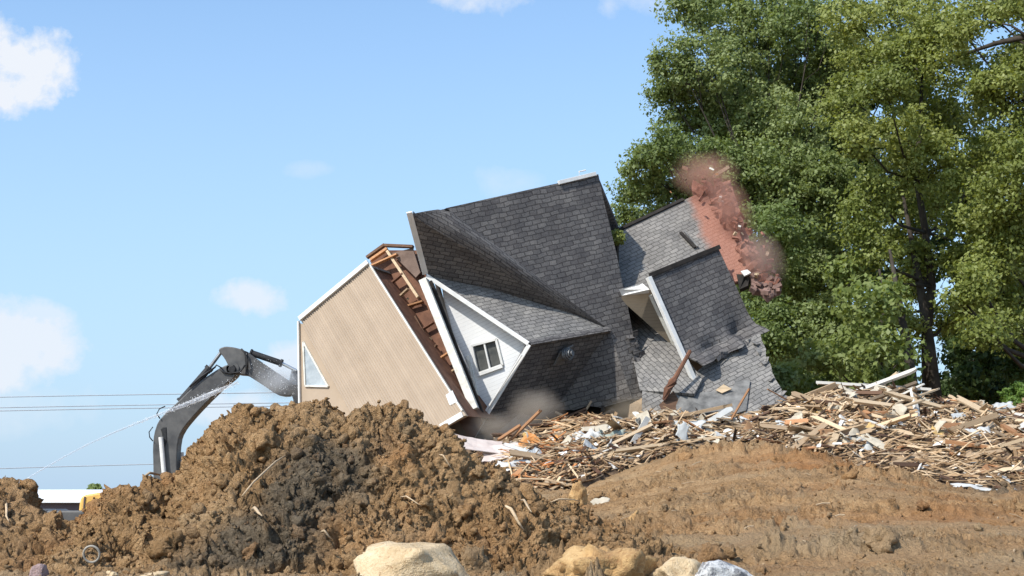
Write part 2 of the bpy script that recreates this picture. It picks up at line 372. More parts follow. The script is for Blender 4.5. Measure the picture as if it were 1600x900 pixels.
# ground sheet to the horizon
def _ground():
    rr = np.array([0, 20, 60, 120, 250, 500, 1000, 2500, 6000.]); k = 48; v = []; f = []
    for r in rr:
        for j in range(k): v.append((r * math.cos(2 * math.pi * j / k), r * math.sin(2 * math.pi * j / k), -.12))
    for i in range(len(rr) - 1):
        for j in range(k): f.append((i * k + j, i * k + (j + 1) % k, (i + 1) * k + (j + 1) % k, (i + 1) * k + j))
    tag(raw('ground', v, f, M['ground'], origin=(0, 0, -.12)), kind='structure')
_ground()
def _bank():
    a = np.linspace(-.47, .56, 860); ly = np.exp(np.linspace(math.log(7), math.log(74), 560))
    A, Yg = np.meshgrid(a, ly); X = A * Yg + np.where(A > .5, (A - .5) * 120, 0) + np.where(A < -.42, (A + .42) * 120, 0)
    x, y = X.ravel(), Yg.ravel()
    u = x / y * F + 800
    k = .62 + .42 * np.exp(-((u - 900) / 140) ** 2) * sm(30, 20, y)
    k = k + .35 * sm(24, 32, y)
    cal = .25 + 1.05 * sm(-.35, .45, fbm(x * .55, y * .8, o=3, seed=151))
    z = bank(x, y) + soil_noise(x, y, 1.0) * k * cal + .035 * fbm(x * .22 + .3 * y, y * 1.5, o=3, seed=153) * sm(14, 18, y) + .03 * np.abs(fbm(x * .9, y * 3.1, o=3, seed=155))
    rust = .9 * np.exp(-(((u - 1280) / 110) ** 2 + ((y - 34) / 4.5) ** 2)) + .85 * np.exp(-(((u - 1520) / 120) ** 2 + ((y - 27) / 3) ** 2)) + .7 * np.exp(-(((u - 1440) / 170) ** 2 + ((y - 23) / 1.6) ** 2))
    rust = np.clip(rust * .7 + .38 * fbm(x * .7, y * .7, o=4, seed=61), 0, 1)
    dark = np.clip(.75 * np.exp(-(((u - 1580) / 90) ** 2 + ((y - 33) / 2.5) ** 2)) + .35 * fbm(x * 1.1, y * 1.1, o=4, seed=71) - .05, 0, .8)
    pale = np.clip(.55 * sm(25, 18, y) + .5 * fbm(x * .5, y * .9, o=4, seed=81), 0, 1)
    v = np.stack([x, y, z], 1)
    tag(raw('dirt_bank', v, gridfaces(860, 560), M['soil'], tone=np.stack([dark, rust, pale], 1)), kind='structure')
    return v, np.stack([dark, rust, pale], 1)
BV, BT = _bank()

UM = [-400, 40, 90, 128, 158, 180, 205, 215, 260, 300, 315, 335, 348, 365, 380, 395, 410, 425, 440, 460, 490, 512, 526, 540, 552, 565, 600, 628, 645, 657, 672, 690, 720, 750, 785, 830, 870, 920, 980, 1060, 1200]
VM = [960, 880, 872, 848, 818, 786, 764, 768, 752, 746, 712, 690, 672, 640, 630, 622, 628, 618, 615, 609, 603, 606, 624, 637, 624, 618, 610, 613, 620, 640, 652, 666, 692, 716, 738, 760, 776, 800, 830, 870, 930]
def mound(name, US, VS, yc, wf, wb, x0, x1, nx, ny, tonefun, label, seed):
    x = np.linspace(x0, x1, nx); y = np.linspace(yc - wf - .6, yc + wb + .6, ny); X, Yg = np.meshgrid(x, y); x, y = X.ravel(), Yg.ravel()
    ycn = yc + .35 * fbm(x * .5, x * 0 + seed, o=2, seed=seed)
    H = zv(np.interp(x / yc * F + 800, US, VS), yc) + .045
    base = bank(x, y) - .25
    t = np.where(y < ycn, (ycn - y) / wf, (y - ycn) / wb)
    g = np.clip(1 - t, -.2, 1) ** 1.0 if False else np.where(t < 1, (1 - np.clip(t, 0, 1)) ** np.where(y < ycn, 1.05, .9), -.12)
    g = g * (1 - .5 * np.exp(-(t / .1) ** 2) * .16)
    h = np.maximum(H - base, 0)
    gul = .16 * fbm(x * 1.3, y * .5 + 7, o=3, seed=seed + 3) * sm(0, .25, t)
    z = base + h * g + gul * sm(0, .6, h)
    cal = .24 + .80 * sm(-.35, .4, fbm(x * .9 + seed, y * 1.1, o=3, seed=seed + 21)); n = (soil_noise(x + seed * 3.7, y * 1.3, 1.0) * cal + .03 * fbm(x * 11, y * 14, o=4, seed=seed + 5, rough=.7)) * sm(0, .5, h + .1) * (.35 + .65 * sm(0.0, .10, t)) - .02 * sm(0, .5, h)
    Z = z.reshape(ny, nx); gy, gx = np.gradient(Z, (y.max() - y.min()) / (ny - 1), (x1 - x0) / (nx - 1)); gx, gy = gx.ravel(), gy.ravel(); ln = np.sqrt(gx ** 2 + gy ** 2 + 1)
    q = .045
    x2 = x - gx / ln * n + q * fbm(x * 7, y * 9, z * 7, o=4, seed=seed + 11, rough=.6); y2 = y - gy / ln * n + q * fbm(x * 7 + 30, y * 9, z * 7, o=4, seed=seed + 12, rough=.6); z = z + n / ln + q * .7 * fbm(x * 7 + 60, y * 9, z * 7, o=4, seed=seed + 13, rough=.6)
    v = np.stack([x2, y2, z], 1); tone = tonefun(x, y, z)
    o = raw(name, v, gridfaces(nx, ny), M['soil'], tone=tone)
    tag(o, label, 'dirt mound', kind=None)
    return v, tone
def tone_main(x, y, z):
    u = x / y * F + 800; v = 800 - (z - CZ) / y * F
    nn = .32 * fbm(x * 1.4, z * 1.6, y, o=4, seed=91)
    e = np.exp(-(((u - 520) / 105) ** 2 + ((v - 740) / 62) ** 2)) * 1.25 + .8 * np.exp(-(((u - 430) / 120) ** 2 + ((v - 850) / 60) ** 2)) + .65 * np.exp(-(((u - 250) / 130) ** 2 + ((v - 870) / 45) ** 2))
    dark = np.clip((e + nn - .42) * 1.9, 0, .95)
    rust = np.clip(.5 * fbm(x * .8 + 9, y, z * .8, o=4, seed=95) + .75 * np.exp(-(((u - 620) / 45) ** 2 + ((v - 705) / 35) ** 2)) + .55 * np.exp(-(((u - 140) / 40) ** 2 + ((v - 800) / 25) ** 2)), 0, .85) * (1 - dark)
    pale = np.clip(.5 * fbm(x * .9, y + 5, z * .9, o=4, seed=99) + .35 * sm(690, 620, v), 0, .8) * (1 - dark)
    return np.stack([dark, rust, pale], 1)
def tone_side(x, y, z):
    d, r = np.clip(.6 * fbm(x, y, z, o=4, seed=101), 0, .7), np.clip(.15 + .5 * fbm(x * .8, y + 3, z, o=4, seed=103), 0, .8)
    return np.stack([d, r, np.clip(.4 * fbm(x, y + 9, z, o=3, seed=105), 0, .8)], 1)
MV, MT = mound('dirt_mound', UM, VM, 19.6, 4.3, 3.2, -6.6, 3.2, 620, 520, tone_main, 'big lumpy mound of brown and blackish dirt in front of the collapsing house', 3)
LV, LT = mound('dirt_mound', [-700, -400, -150, 0, 30, 60, 85, 110, 140, 200, 320], [720, 690, 690, 742, 764, 784, 798, 812, 826, 850, 900], 19.3, 4.3, 3.0, -13, -3.6, 420, 400, tone_side, 'smaller reddish brown dirt mound cut off by the edge, beside the far white roof', 8)

# loose clods over the soil
def ico(sub):
    import bmesh
    bm = bmesh.new(); bmesh.ops.create_icosphere(bm, subdivisions=sub, radius=1); v = np.array([tuple(x.co) for x in bm.verts]); f = np.array([[x.index for x in q.verts] for q in bm.faces]); bm.free(); return v, f
I1, I2, I3, I4 = ico(1), ico(2), ico(3), ico(4)
def lumps(base, seed, amp=.5, fr=1.6):
    v = base[0]; return v * (1 + amp * fbm(v[:, 0] * fr + seed, v[:, 1] * fr, v[:, 2] * fr, o=4, seed=seed, rough=.75))[:, None]
def rotm(n):
    q = RNG.normal(size=(n, 4)); q /= np.linalg.norm(q, axis=1)[:, None]; w, x, y, z = q.T
    return np.stack([np.stack([1 - 2 * (y * y + z * z), 2 * (x * y - z * w), 2 * (x * z + y * w)], 1), np.stack([2 * (x * y + z * w), 1 - 2 * (x * x + z * z), 2 * (y * z - x * w)], 1), np.stack([2 * (x * z - y * w), 2 * (y * z + x * w), 1 - 2 * (x * x + y * y)], 1)], 1)
def scatter(pts, tones, sizes, base, variants):
    vs, fs, ts = [], [], []; off = 0; n = len(pts); rm = rotm(n); sc = sizes[:, None] * (.65 + .7 * RNG.random((n, 3)))
    for k in range(variants):
        sel = np.arange(k, n, variants); vv = lumps(base, k + 3)
        w = np.einsum('nij,nkj->nki', rm[sel], vv[None] * sc[sel][:, None, :]) + pts[sel][:, None, :]
        m = len(vv); vs.append(w.reshape(-1, 3)); fs.append((base[1][None] + (np.arange(len(sel)) * m)[:, None, None]).reshape(-1, 3) + off); off += len(sel) * m
        ts.append(np.repeat(tones[sel], m, axis=0))
    return np.concatenate(vs), np.concatenate(fs), np.concatenate(ts)
def _clods():
    V, Fc, T = [], [], []; off = 0
    front = lambda v, lo, hi: np.where((v[:, 1] > lo) & (v[:, 1] < hi))[0]
    for (src, tn, lo, hi, n, s0, s1, base) in ((MV, MT, 14.9, 20.3, 900, .03, .08, I2), (MV, MT, 14.9, 20.3, 14000, .008, .028, I1), (LV, LT, 14.9, 20, 300, .035, .09, I2), (LV, LT, 14.9, 20, 3200, .009, .03, I1),
                                             (BV, BT, 14.5, 30, 7000, .006, .024, I1), (BV, BT, 24, 40, 2600, .012, .045, I1), (BV, BT, 16, 38, 700, .02, .07, I2), (BV, BT, 18, 38, 60, .07, .16, I3), (MV, MT, 15.2, 19.6, 70, .07, .16, I3)):
        i = RNG.choice(front(src, lo, hi), n); p = src[i] + RNG.normal(size=(n, 3)) * .01
        s = s0 * (s1 / s0) ** (RNG.random(n) ** 1.8); p[:, 2] += s * .25
        t = np.clip(tn[i] + RNG.normal(size=(n, 3)) * .16, 0, 1)
        v, f, t = scatter(p, t, s, base, 6); V.append(v); Fc.append(f + off); T.append(t); off += len(v)
    tag(raw('dirt_clods', np.concatenate(V), np.concatenate(Fc), M['soil'], tone=np.concatenate(T), origin=(0, 0, 0)), 'crumbly clods of loose soil scattered over the mounds and bank', 'soil clods', kind='stuff')
_clods()
# ------------------------------------------------------------------ the collapsing house
V_ = Vector
class Plane:
    def __init__(s, p, n): s.p, s.n = Vector(p), Vector(n).normalized()
    def __call__(s, u, v, push=0):
        d = ray(u, v); o = Vector((0, 0, CZ)); t = (s.p - o).dot(s.n) / d.dot(s.n); return o + d * t - s.n * push
def plane3(a, b, c):
    n = (b - a).cross(c - a).normalized()
    if n.dot(Vector((0, 0, CZ)) - a) < 0: n = -n
    return Plane(a, n)
house = empty('collapsing_house', P(850, 690, 45), 'grey shingled house toppling over, split open, above the dirt mound and heap of broken wood', 'house')
hp = house
PM = Plane(P(952, 515, 46), (.45, -.88, .10))            # main roof
Fp, V0, Cc, R2 = P(827, 537, 44), P(952, 515, 46), P(668, 431, 45), P(741, 682, 45)
A = PM(645, 334); B = PM(935, 272); VV = P(900, 492, 45.8)
PT = plane3(A, Cc, VV)
PDR = plane3(Fp, V0, R2); VL = PDR(880, 622)
ridge_dir = V0 - Fp; roof_dir = B - A
def soot(p): return (0, float(np.clip(.9 - (p.z - zv(660, 44.5)) / 1.0, 0, .25)), 0)
m = MB()
up = [PM(697, 325), PM(760, 372), PM(820, 417), PM(870, 455), V0]
lo = [PT(652, 342), PT(700, 371), PT(745, 397), PT(790, 428), PT(820, 447), VV]
# right-hand part, with a ragged lower flare
edge = [PM(943, 312), PM(951, 345), PM(963, 395), PM(972, 440), PM(983, 490), PM(993, 540), PM(1001, 578), PM(1010, 600) - PM.n * -.05, PM(1022, 622) - PM.n * -.22]
bl = plane3(V0, PM(990, 622), VL)
m.slab([up[0], B] + edge[:-2] + [V0] + up[3:0:-1], .16, roof_dir)
m.slab([V0, edge[6], edge[7], edge[8], PM(1000, 632), PM(988, 624)], .1, roof_dir)
m.slab([V0, PM(988, 624), bl(965, 630), bl(940, 637), bl(918, 634), bl(897, 641), bl(868, 640), bl(850, 652), VL], .12, roof_dir)
# crumpled band between the two valley lines (raised welt) and the sunken left part
n_ = 14
def lerp_path(pts, t):
    L = [0]
    for i in range(len(pts) - 1): L.append(L[-1] + (pts[i + 1] - pts[i]).length)
    s = t * L[-1]
    for i in range(len(pts) - 1):
        if s <= L[i + 1] + 1e-9: return pts[i].lerp(pts[i + 1], (s - L[i]) / (L[i + 1] - L[i]))
    return pts[-1]
rows = []
K = 7
UPX, LOX = [A.lerp(up[0], .75)] + up, [A] + lo
for i in range(n_ + 1):
    t = i / n_; a, b = lerp_path(UPX[0:1] + up, t), lerp_path(LOX[0:1] + lo[:], t)
    for j in range(K):
        s = j / (K - 1); welt = math.sin(math.pi * s) * .16 * math.sin(math.pi * min(1, t * 1.15 + .1)) if t < .95 else 0
        rows.append(a.lerp(b, s) + PM.n * welt)
uvs = [(p.dot(roof_dir.normalized()), j * .16 + i * .02) for i in range(n_ + 1) for j in range(K) for p in [rows[i * K + j]]]
m.add(rows, [(i * K + j, i * K + j + 1, (i + 1) * K + j + 1, (i + 1) * K + j) for i in range(n_) for j in range(K - 1)], uvs)
m.add([A, UPX[0], up[0], up[0].lerp(A, .5) - PM.n * .02], [(0, 1, 2, 3)])
m.slab([A] + lo + [P(860, 478, 45.72), P(770, 452, 45.4), Cc], .12, roof_dir)
m.build('main_roof', M['shingle'], hp, dust=soot)
# rear slope and the carcass of the main block
back = V_((1.2, 4.2, -1.6)); down = V_((1.3, .5, -4.3))
m = MB(); m.slab([A + V_((0, .18, -.02)), B + V_((0, .18, -.02)), B + back, A + back], .12, roof_dir, n=V_((.1, .4, .9)).normalized()); m.build('rear_roof', M['shingle'], hp)
m = MB(); inn = PM.n * -.25
rb, ra = PM(988, 560) + inn, PM(985, 490) + inn
m.slab([B + inn + V_((-.1, .2, -.2)), B + back + V_((-.1, -.2, -.2)), B + back + down, PM(992, 600) + inn], .08, n=V_((.95, .2, .1)).normalized())
m.slab([B + back, A + back, A + back + down * 1.1, B + back + down], .08, n=V_((.1, .98, .1)).normalized())
m.build('rear_wall', M['dark_void'], hp)  # inside painted near black to read as the shaded void under the roof
# dormer
m = MB(); dr = ridge_dir
m.slab([Cc, Fp, V0, VV, P(860, 478, 45.74), P(770, 452, 45.42)], .1, dr); DLn = plane3(Cc, Fp, V0).n
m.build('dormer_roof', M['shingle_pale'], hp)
m = MB(); m.slab([Fp, R2, PDR(790, 668), PDR(850, 652), VL, V0], .1, dr); m.build('dormer_roof', M['shingle'], hp)
m = MB(); m.beam(Fp + DLn * .03, V0 + DLn * .03, .2, .03, DLn); m.build('ridge_cap', M['shingle'], hp)
# white rakes
def trim(name, p, q, w, h, upv, mat='trim', par=None, dz=None):
    m = MB(); m.beam(p, q, w, h, upv); return m.build(name, M[mat], par or hp, bevel=.008)
GWn = plane3(Fp, Cc, R2).n; fo = GWn * .06
trim('rake_board', Cc + fo, Fp + fo, .05, .125, (Fp - Cc).cross(GWn).normalized())
trim('rake_board', Fp + fo * .9 + V_((.02, 0, -.03)), R2 + fo * .9, .05, .12, (Fp - R2).cross(GWn).normalized())
trim('rake_soffit', P(815, 554, 43.95), P(739, 674, 44.9), .05, .05, (Fp - R2).cross(GWn).normalized())
trim('rake_board', A + V_((-.1, -.05, .04)), Cc + V_((-.06, -.05, .05)), .06, .17, (1, 0, .2))
trim('ridge_flashing', PM(872, 286, -.03), PM(930, 272, -.03), .12, .1, PM.n)
m = MB(); m.tube([PM(905, 279), PM(905, 268), PM(915, 266)], .025, 6); m.build('vent_pipe', M['trim'], hp)
# white gable wall, set back under the overhang, with the window let in
PG = Plane(Fp.lerp(Cc, .5).lerp(R2, .3) - GWn * .4, GWn)
gx = (PG(785, 570) - PG(745, 587)); gu = (PG(735, 540) - PG(745, 587))
win = [PG(738, 540), PG(776, 530), PG(786, 570), PG(747, 584)]
gab = [PG(690, 444), PG(827, 543), PG(775, 618), PG(743, 664), PG(733, 640), PG(700, 520)]
m = MB()
m.slab([gab[0], win[1].lerp(win[0], 1.0), win[1], gab[1]], .1, gx); m.slab([gab[1], win[1], win[2], gab[2]], .1, gx)
m.slab([gab[2], win[2], win[3], gab[3], ], .1, gx); m.slab([gab[3], win[3], win[0], gab[0], gab[5], gab[4]], .1, gx)
m.build('gable_wall', M['white_siding'], hp)
wc = sum((Vector(w) for w in win), Vector()) / 4
m = MB()
for i in range(4): m.beam(win[i] + GWn * .03, win[(i + 1) % 4] + GWn * .03, .07, .08, GWn)
m.beam(win[0].lerp(win[1], .5) + GWn * .02, win[3].lerp(win[2], .5) + GWn * .02, .05, .06, GWn)
w_ = m.build('window', M['trim'], hp)
for s in (0, 1):
    m = MB(); a, b, c, d = win[0].lerp(win[1], s * .5), win[0].lerp(win[1], s * .5 + .5), win[3].lerp(win[2], s * .5 + .5), win[3].lerp(win[2], s * .5)
    m.slab([p - GWn * .045 for p in (a, b, c, d)], .02); m.build('pane', M['glass'], w_)
m = MB(); m.beam(win[3] + GWn * .06 - gu * .04, win[2] + GWn * .06 - gu * .04, .09, .05, GWn); m.build('sill', M['trim'], w_)
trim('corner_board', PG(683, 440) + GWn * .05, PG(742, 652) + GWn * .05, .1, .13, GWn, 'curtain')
trim('corner_board', PG(731, 556) + GWn * .05, PG(753, 640) + GWn * .05, .06, .1, GWn, 'old_white')
# wall leaning corner beam
trim('leaning_beam', P(661, 437, 44.55), P(742, 640, 43.6), .23, .2, (-.2, -1, 0), 'old_white')
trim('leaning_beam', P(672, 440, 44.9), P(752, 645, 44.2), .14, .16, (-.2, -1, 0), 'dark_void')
# round roof vent
vp = PDR(877, 556) + V_((.05, -.2, 0)); m = MB(); n = PDR.n; axis = (V_((.72, -.55, .1))).normalized()
for k in range(5):
    r0 = .21 - .018 * k * k * .45; m.tube([vp + axis * (.10 + k * .055), vp + axis * (.10 + k * .055 + .035)], [r0, r0 * .96], 20)
m.tube([vp - axis * .1, vp + axis * .30], .12, 16)
rv = m.build('roof_vent', M['vent'], hp)
m = MB(); m.slab([vp + n * .02 + V_((x, 0, z)) - n * n.dot(V_((x, 0, z))) for x, z in ((-.3, -.3), (.3, -.3), (.3, .3), (-.3, .3))], .03); m.build('flashing', M['tarpaper'], rv)

# tan side wall block: real clapboards
PW = Plane(P(576, 411, 44.3), (-.45, -.88, .15))
w0, w1, w2, w3 = PW(470, 501), PW(577, 412), PW(728, 649), PW(592, 722)
sd = (w2 - w1).normalized()
m = MB(); NB = 38
for i in range(NB):
    a, b = i / NB, (i + 1) / NB; lip = .055
    p, q, r_, s_ = w0.lerp(w1, a), w0.lerp(w1, b), w3.lerp(w2, b), w3.lerp(w2, a)
    jit = RNG.normal() * .005
    if i < 1: p = p.lerp(s_, .05)
    m.slab([p + PW.n * (lip + jit), q, r_, s_ + PW.n * (lip + jit)], .015, sd)
m.slab([w0 - PW.n * .02, w1 - PW.n * .02, w2 - PW.n * .02, w3 - PW.n * .02], .1, sd)
m.build('side_wall', M['siding'], hp)
wback = V_((.9, 3.4, .1))
m = MB(); m.slab([w0 + V_((0, .2, 0)), w1 + V_((0, .2, 0)), w1 + wback, w0 + wback], .1, n=V_((-.6, .1, .75)).normalized()); m.build('rear_roof', M['shingle'], hp)
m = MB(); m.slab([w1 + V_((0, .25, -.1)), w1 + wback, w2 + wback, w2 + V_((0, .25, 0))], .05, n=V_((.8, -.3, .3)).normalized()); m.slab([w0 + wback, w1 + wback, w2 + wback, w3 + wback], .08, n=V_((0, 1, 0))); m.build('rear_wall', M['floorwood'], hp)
trim('eave_trim', w0 + PW.n * .08 + V_((0, 0, .03)), w1 + PW.n * .08 + V_((0, 0, .03)), .14, .085, PW.n)
trim('edge_trim', w1 + PW.n * .02, PW(723, 642) + PW.n * .02, .05, .06, PW.n, 'old_white')
trim('edge_trim', PW(724, 648) + PW.n * .06, PW(690, 668) + PW.n * .06, .16, .05, PW.n)
m = MB(); m.slab([PW(698, 618, -.06), PW(709, 611, -.09), PW(716, 628, -.05), PW(704, 634, -.05)], .02); m.build('loose_board', M['trim'], hp)
# end wall at the far corner with glazing
PE = Plane(P(470, 520, 45.35), (-.55, -.83, .0))
trim('corner_board', PE(468, 502) + PE.n * .05, PE(470, 640) + PE.n * .05, .06, .07, PE.n)
m = MB(); m.slab([PE(468, 505), PE(486, 512), PE(585, 655), PE(470, 660)], .08); m.build('end_wall', M['siding'], hp)
ew = MB()
tri = [PE(475, 534, -.03), PE(514, 604, -.03), PE(478, 603, -.03)]
for i in range(3): ew.beam(tri[i], tri[(i + 1) % 3], .05, .05, PE.n)
ewo = ew.build('window', M['old_white'], hp)
m = MB(); m.slab([p - PE.n * .012 for p in tri], .01); m.build('pane', M['pale_glass'], ewo)

# torn-open interior between the tan wall and the gable
PI = Plane(P(620, 450, 45.9), (-.35, -.9, .2))
m = MB(); m.slab([PI(578, 408), PI(606, 391), PI(650, 391), PI(668, 436), PI(752, 660), PI(735, 690)], .1, PI(735, 690) - PI(578, 408)); m.build('torn_ceiling', M['floorwood'], hp)
m = MB(); m.slab([PI(617, 400, -.25), PI(650, 392, -.25), PI(662, 430, -.25), PI(655, 438, -.25)], .06); m.build('brown_panel', simple('brown_board', (.10, .065, .05), (.19, .13, .10), 2, .8), hp)
for k in range(9):
    t = (k + .5 + RNG.normal() * .25) / 9; a = V_((580, 420)).lerp(V_((722, 636)), t) if False else (580 + 142 * t, 420 + 216 * t); b = (a[0] + 48 - 22 * t, a[1] - 22 + 8 * t)
    m = MB(); q = RNG.random(3); m.beam(PI(a[0], a[1], -.12 - .15 * q[0]), PI(b[0] - 12 * q[1] * (k % 3), b[1] + 14 * q[2] - 5, -.10 - .3 * q[0]), .05, .11 + .05 * q[2], PI.n)
    m.build('joist', [WOODS['dark brown'], WOODS['orange brown'], M['floorwood'], M['floorwood'], WOODS['grey brown']][(k * 2) % 5 if k % 6 else 1], hp)
for k, (u0, v0, u1, v1, c) in enumerate(((580, 408, 608, 388, 'dark brown'), (606, 389, 652, 391, 'dark brown'), (586, 412, 612, 394, 'orange brown'), (612, 398, 660, 470, 'pale tan'), (655, 500, 690, 565, 'dark brown'), (596, 425, 628, 480, 'dark brown'))):
    m = MB(); m.beam(PI(u0, v0, -.3), PI(u1, v1, -.3), .08, .13, PI.n); m.build('rafter', WOODS[c], hp)
for k in range(54):
    t = RNG.random(); u = 592 + 135 * t + RNG.normal() * 5; v = 425 + 205 * t + RNG.normal() * 6; q = RNG.random(4)
    m = MB(); c0 = PI(u, v, -.22); d = V_((q[0] - .5, (q[1] - .5) * .4, q[2] - .5)).normalized() * (.03 + .16 * q[3] ** 2); m.beam(c0 - d, c0 + d, .04 + .06 * q[0], .04, (0, 1, .2))
    m.build('torn_scrap', [WOODS['pale tan'], M['old_white'], WOODS['orange brown'], WOODS['grey brown']][k % 4], hp)

# rear wing: far roof with its brick-dusted end
PF = Plane(P(1066, 380, 48.2), (0, -.78, .62)); fd = PF(1140, 281) - PF(968, 360)
def reddust(p):
    d = (p - CAMP); u = 800 + F * p.x / p.y; v = 800 - (p.z - CZ) / p.y * F
    return (float(np.clip((u - 1062 + (v - 330) * -.35) / 60, 0, 1)), .1, 0)
CAMP = V_((0, 0, CZ))
m = MB()
NU, NV = 22, 14
def fr_pt(s, t):
    top = [(966, 361), (1066, 314), (1110, 293), (1138, 281)]; bot = [(958, 480), (1090, 440), (1150, 440), (1192, 432)]
    def pl(L, s):
        x = s * (len(L) - 1); i = min(int(x), len(L) - 2); f_ = x - i; return L[i][0] + (L[i + 1][0] - L[i][0]) * f_, L[i][1] + (L[i + 1][1] - L[i][1]) * f_
    a, b = pl(top, s), pl(bot, s); u, v = a[0] + (b[0] - a[0]) * t, a[1] + (b[1] - a[1]) * t
    if s > .9: u -= (s - .9) * 10 * (10 * math.sin(t * 3.14) - 4 * math.sin(t * 23) - 4 * math.sin(t * 37 + 1))
    return PF(u, v, .12 * max(0, s - .6) * math.sin(t * 5) - .0)
pts = [fr_pt(i / NU, j / NV) for i in range(NU + 1) for j in range(NV + 1)]
e1 = fd.normalized(); e2 = PF.n.cross(e1); uvs = [(p.dot(e1), p.dot(e2)) for p in pts]
q = [(i * (NV + 1) + j, i * (NV + 1) + j + 1, (i + 1) * (NV + 1) + j + 1, (i + 1) * (NV + 1) + j) for i in range(NU) for j in range(NV)]
m.add(pts, q, uvs)
m.slab([fr_pt(0, 0) - PF.n * .05, fr_pt(1, 0) - PF.n * .05, fr_pt(1, 1) - PF.n * .05, fr_pt(0, 1) - PF.n * .05], .1, fd)
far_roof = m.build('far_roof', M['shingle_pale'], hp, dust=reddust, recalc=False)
trim('ridge_cap', PF(964, 363) + V_((0, 0, .05)), PF(1068, 314) + V_((0, 0, .05)), .12, .07, PF.n, 'dark_void')
m = MB(); m.slab([PF(966, 361) + V_((0, .2, 0)), PF(1138, 282) + V_((0, .2, 0)), PF(1138, 282) + V_((.4, 3.8, -2.6)), PF(966, 361) + V_((.4, 3.8, -2.6))], .1, fd, n=V_((.2, .55, .8)).normalized()); m.build('rear_roof', M['shingle_pale'], hp)
m = MB(); e0 = PF(1130, 292, .3); e3 = PF(1150, 440, .15)
m.slab([e0, e0 + V_((.4, 3.6, -2.6)), e0 + V_((1.1, 3.6, -6)), P(1150, 600, 49.5)], .08, n=V_((.98, .1, .1)).normalized()); m.slab([PF(966, 365) + V_((.4, 3.8, -2.6)), e0 + V_((.4, 3.8, -2.6)), e0 + V_((1.1, 3.8, -7)), PF(966, 365) + V_((.9, 3.8, -7.5))], .08, n=V_((0, 1, .1)).normalized()); m.build('rear_wall', M['siding'], hp)
trim('snagged_strip', PF(1063, 365, -.06), PF(1086, 389, -.06), .10, .05, PF.n, 'dark_void'); trim('snagged_strip', PF(1069, 364, -.08), PF(1090, 388, -.07), .05, .05, PF.n, 'tarpaper')
# broken brick chimney along the torn end: chunks of masonry and the hanging tail
ch = MB()
def chunk(u, v, s, push=-.1):
    c = PF(u, v, push); rr = rotm(1)[0]; b = lumps(I2, int(RNG.integers(50)), .45, 1.3) * s * (.6 + .8 * RNG.random(3)); b = b @ rr.T
    ch.add([V_(x) + c for x in b], [tuple(f) for f in I2[1]])
for (u, v, s) in ((1090, 300, .26), (1108, 300, .28), (1122, 296, .22), (1130, 312, .26), (1138, 334, .24), (1146, 352, .26), (1152, 372, .25), (1160, 392, .3), (1168, 410, .32), (1178, 424, .3), (1190, 436, .28), (1203, 447, .22), (1112, 318, .2), (1128, 345, .2)): chunk(u, v, s * .8)
ch.build('brick_chimney', M['brick'], hp)
m = MB(); tl = [PF(1165, 425, -.15), PF(1196, 420, -.1), PF(1229, 459, -.1), PF(1216, 465, -.1), PF(1203, 476, -.12), PF(1188, 462, -.12), PF(1172, 460, -.1)]
m.slab([p.lerp(PF(1192, 446, -.1), .22) for p in tl], .22)
for k in range(26):
    a = tl[k % 7].lerp(tl[(k + 1) % 7], RNG.random()).lerp(PF(1192, 446, -.1), RNG.random() * .7) - PF.n * (-.02 - .12 * RNG.random()); rr_ = rotm(1)[0]; d = V_(rr_[0]) * (.05 + .09 * RNG.random()); m.beam(a - d, a + d, .10 + .08 * RNG.random(), .07 + .06 * RNG.random(), rr_[1])
m.build('hanging_masonry', simple('sooty_brick', (.10, .065, .055), (.26, .16, .13), 5, .95, bs=.8, bd=.04), hp)
for k in range(22):
    t = RNG.random(); u, v = 1118 + 75 * t + RNG.normal() * 7, 300 + 140 * t + RNG.normal() * 9; c0 = PF(u, v, -.3 - .3 * RNG.random()); d = V_(RNG.normal(size=3)).normalized() * (.05 + .09 * RNG.random())
    m = MB(); m.beam(c0 - d, c0 + d, .09, .06, (.3, .2, 1)); m.build('torn_scrap', [M['brick'], WOODS['pale tan'], WOODS['dark brown'], M['brick'], M['brick'], M['old_white']][k % 6], hp)
for k in range(64):
    t = RNG.random(); u, v = 1092 + 112 * t + RNG.normal() * 8, 292 + 150 * t ** 1.15 + RNG.normal() * 9; c0 = PF(u, v, -.12 - .35 * RNG.random() ** 2); rr_ = rotm(1)[0]; m = MB(); d = V_(rr_[0]) * .10; m.beam(c0 - d, c0 + d, .10, .065, rr_[1]); m.build('brick', M['brick'], hp)
m = MB(); m.slab([PF(1150, 432, -.1), PF(1163, 436, -.2), PF(1172, 428, -.15), PF(1168, 450, -.1), PF(1156, 450, .05)], .2); m.build('sheathing_and_gap_piece', M['dark_void'], hp)  # dark piece standing in for the shaded cavity under the masonry
m = MB(); m.slab([PF(1156, 434, -.28), PF(1166, 432, -.3), PF(1172, 437, -.3), PF(1162, 441, -.28)], .05); m.build('bent_flashing', M['trim'], hp)
for (u0, v0, u1, v1) in ((1112, 291, 1136, 279), (1066, 276, 1074, 283)):
    m = MB(); m.beam(PF(u0, v0, -.4), PF(u1, v1, -.5), .09, .1, (0, 0, 1)); m.build('rafter', WOODS['pale tan'] if u0 > 1100 else WOODS['dark brown'], hp)

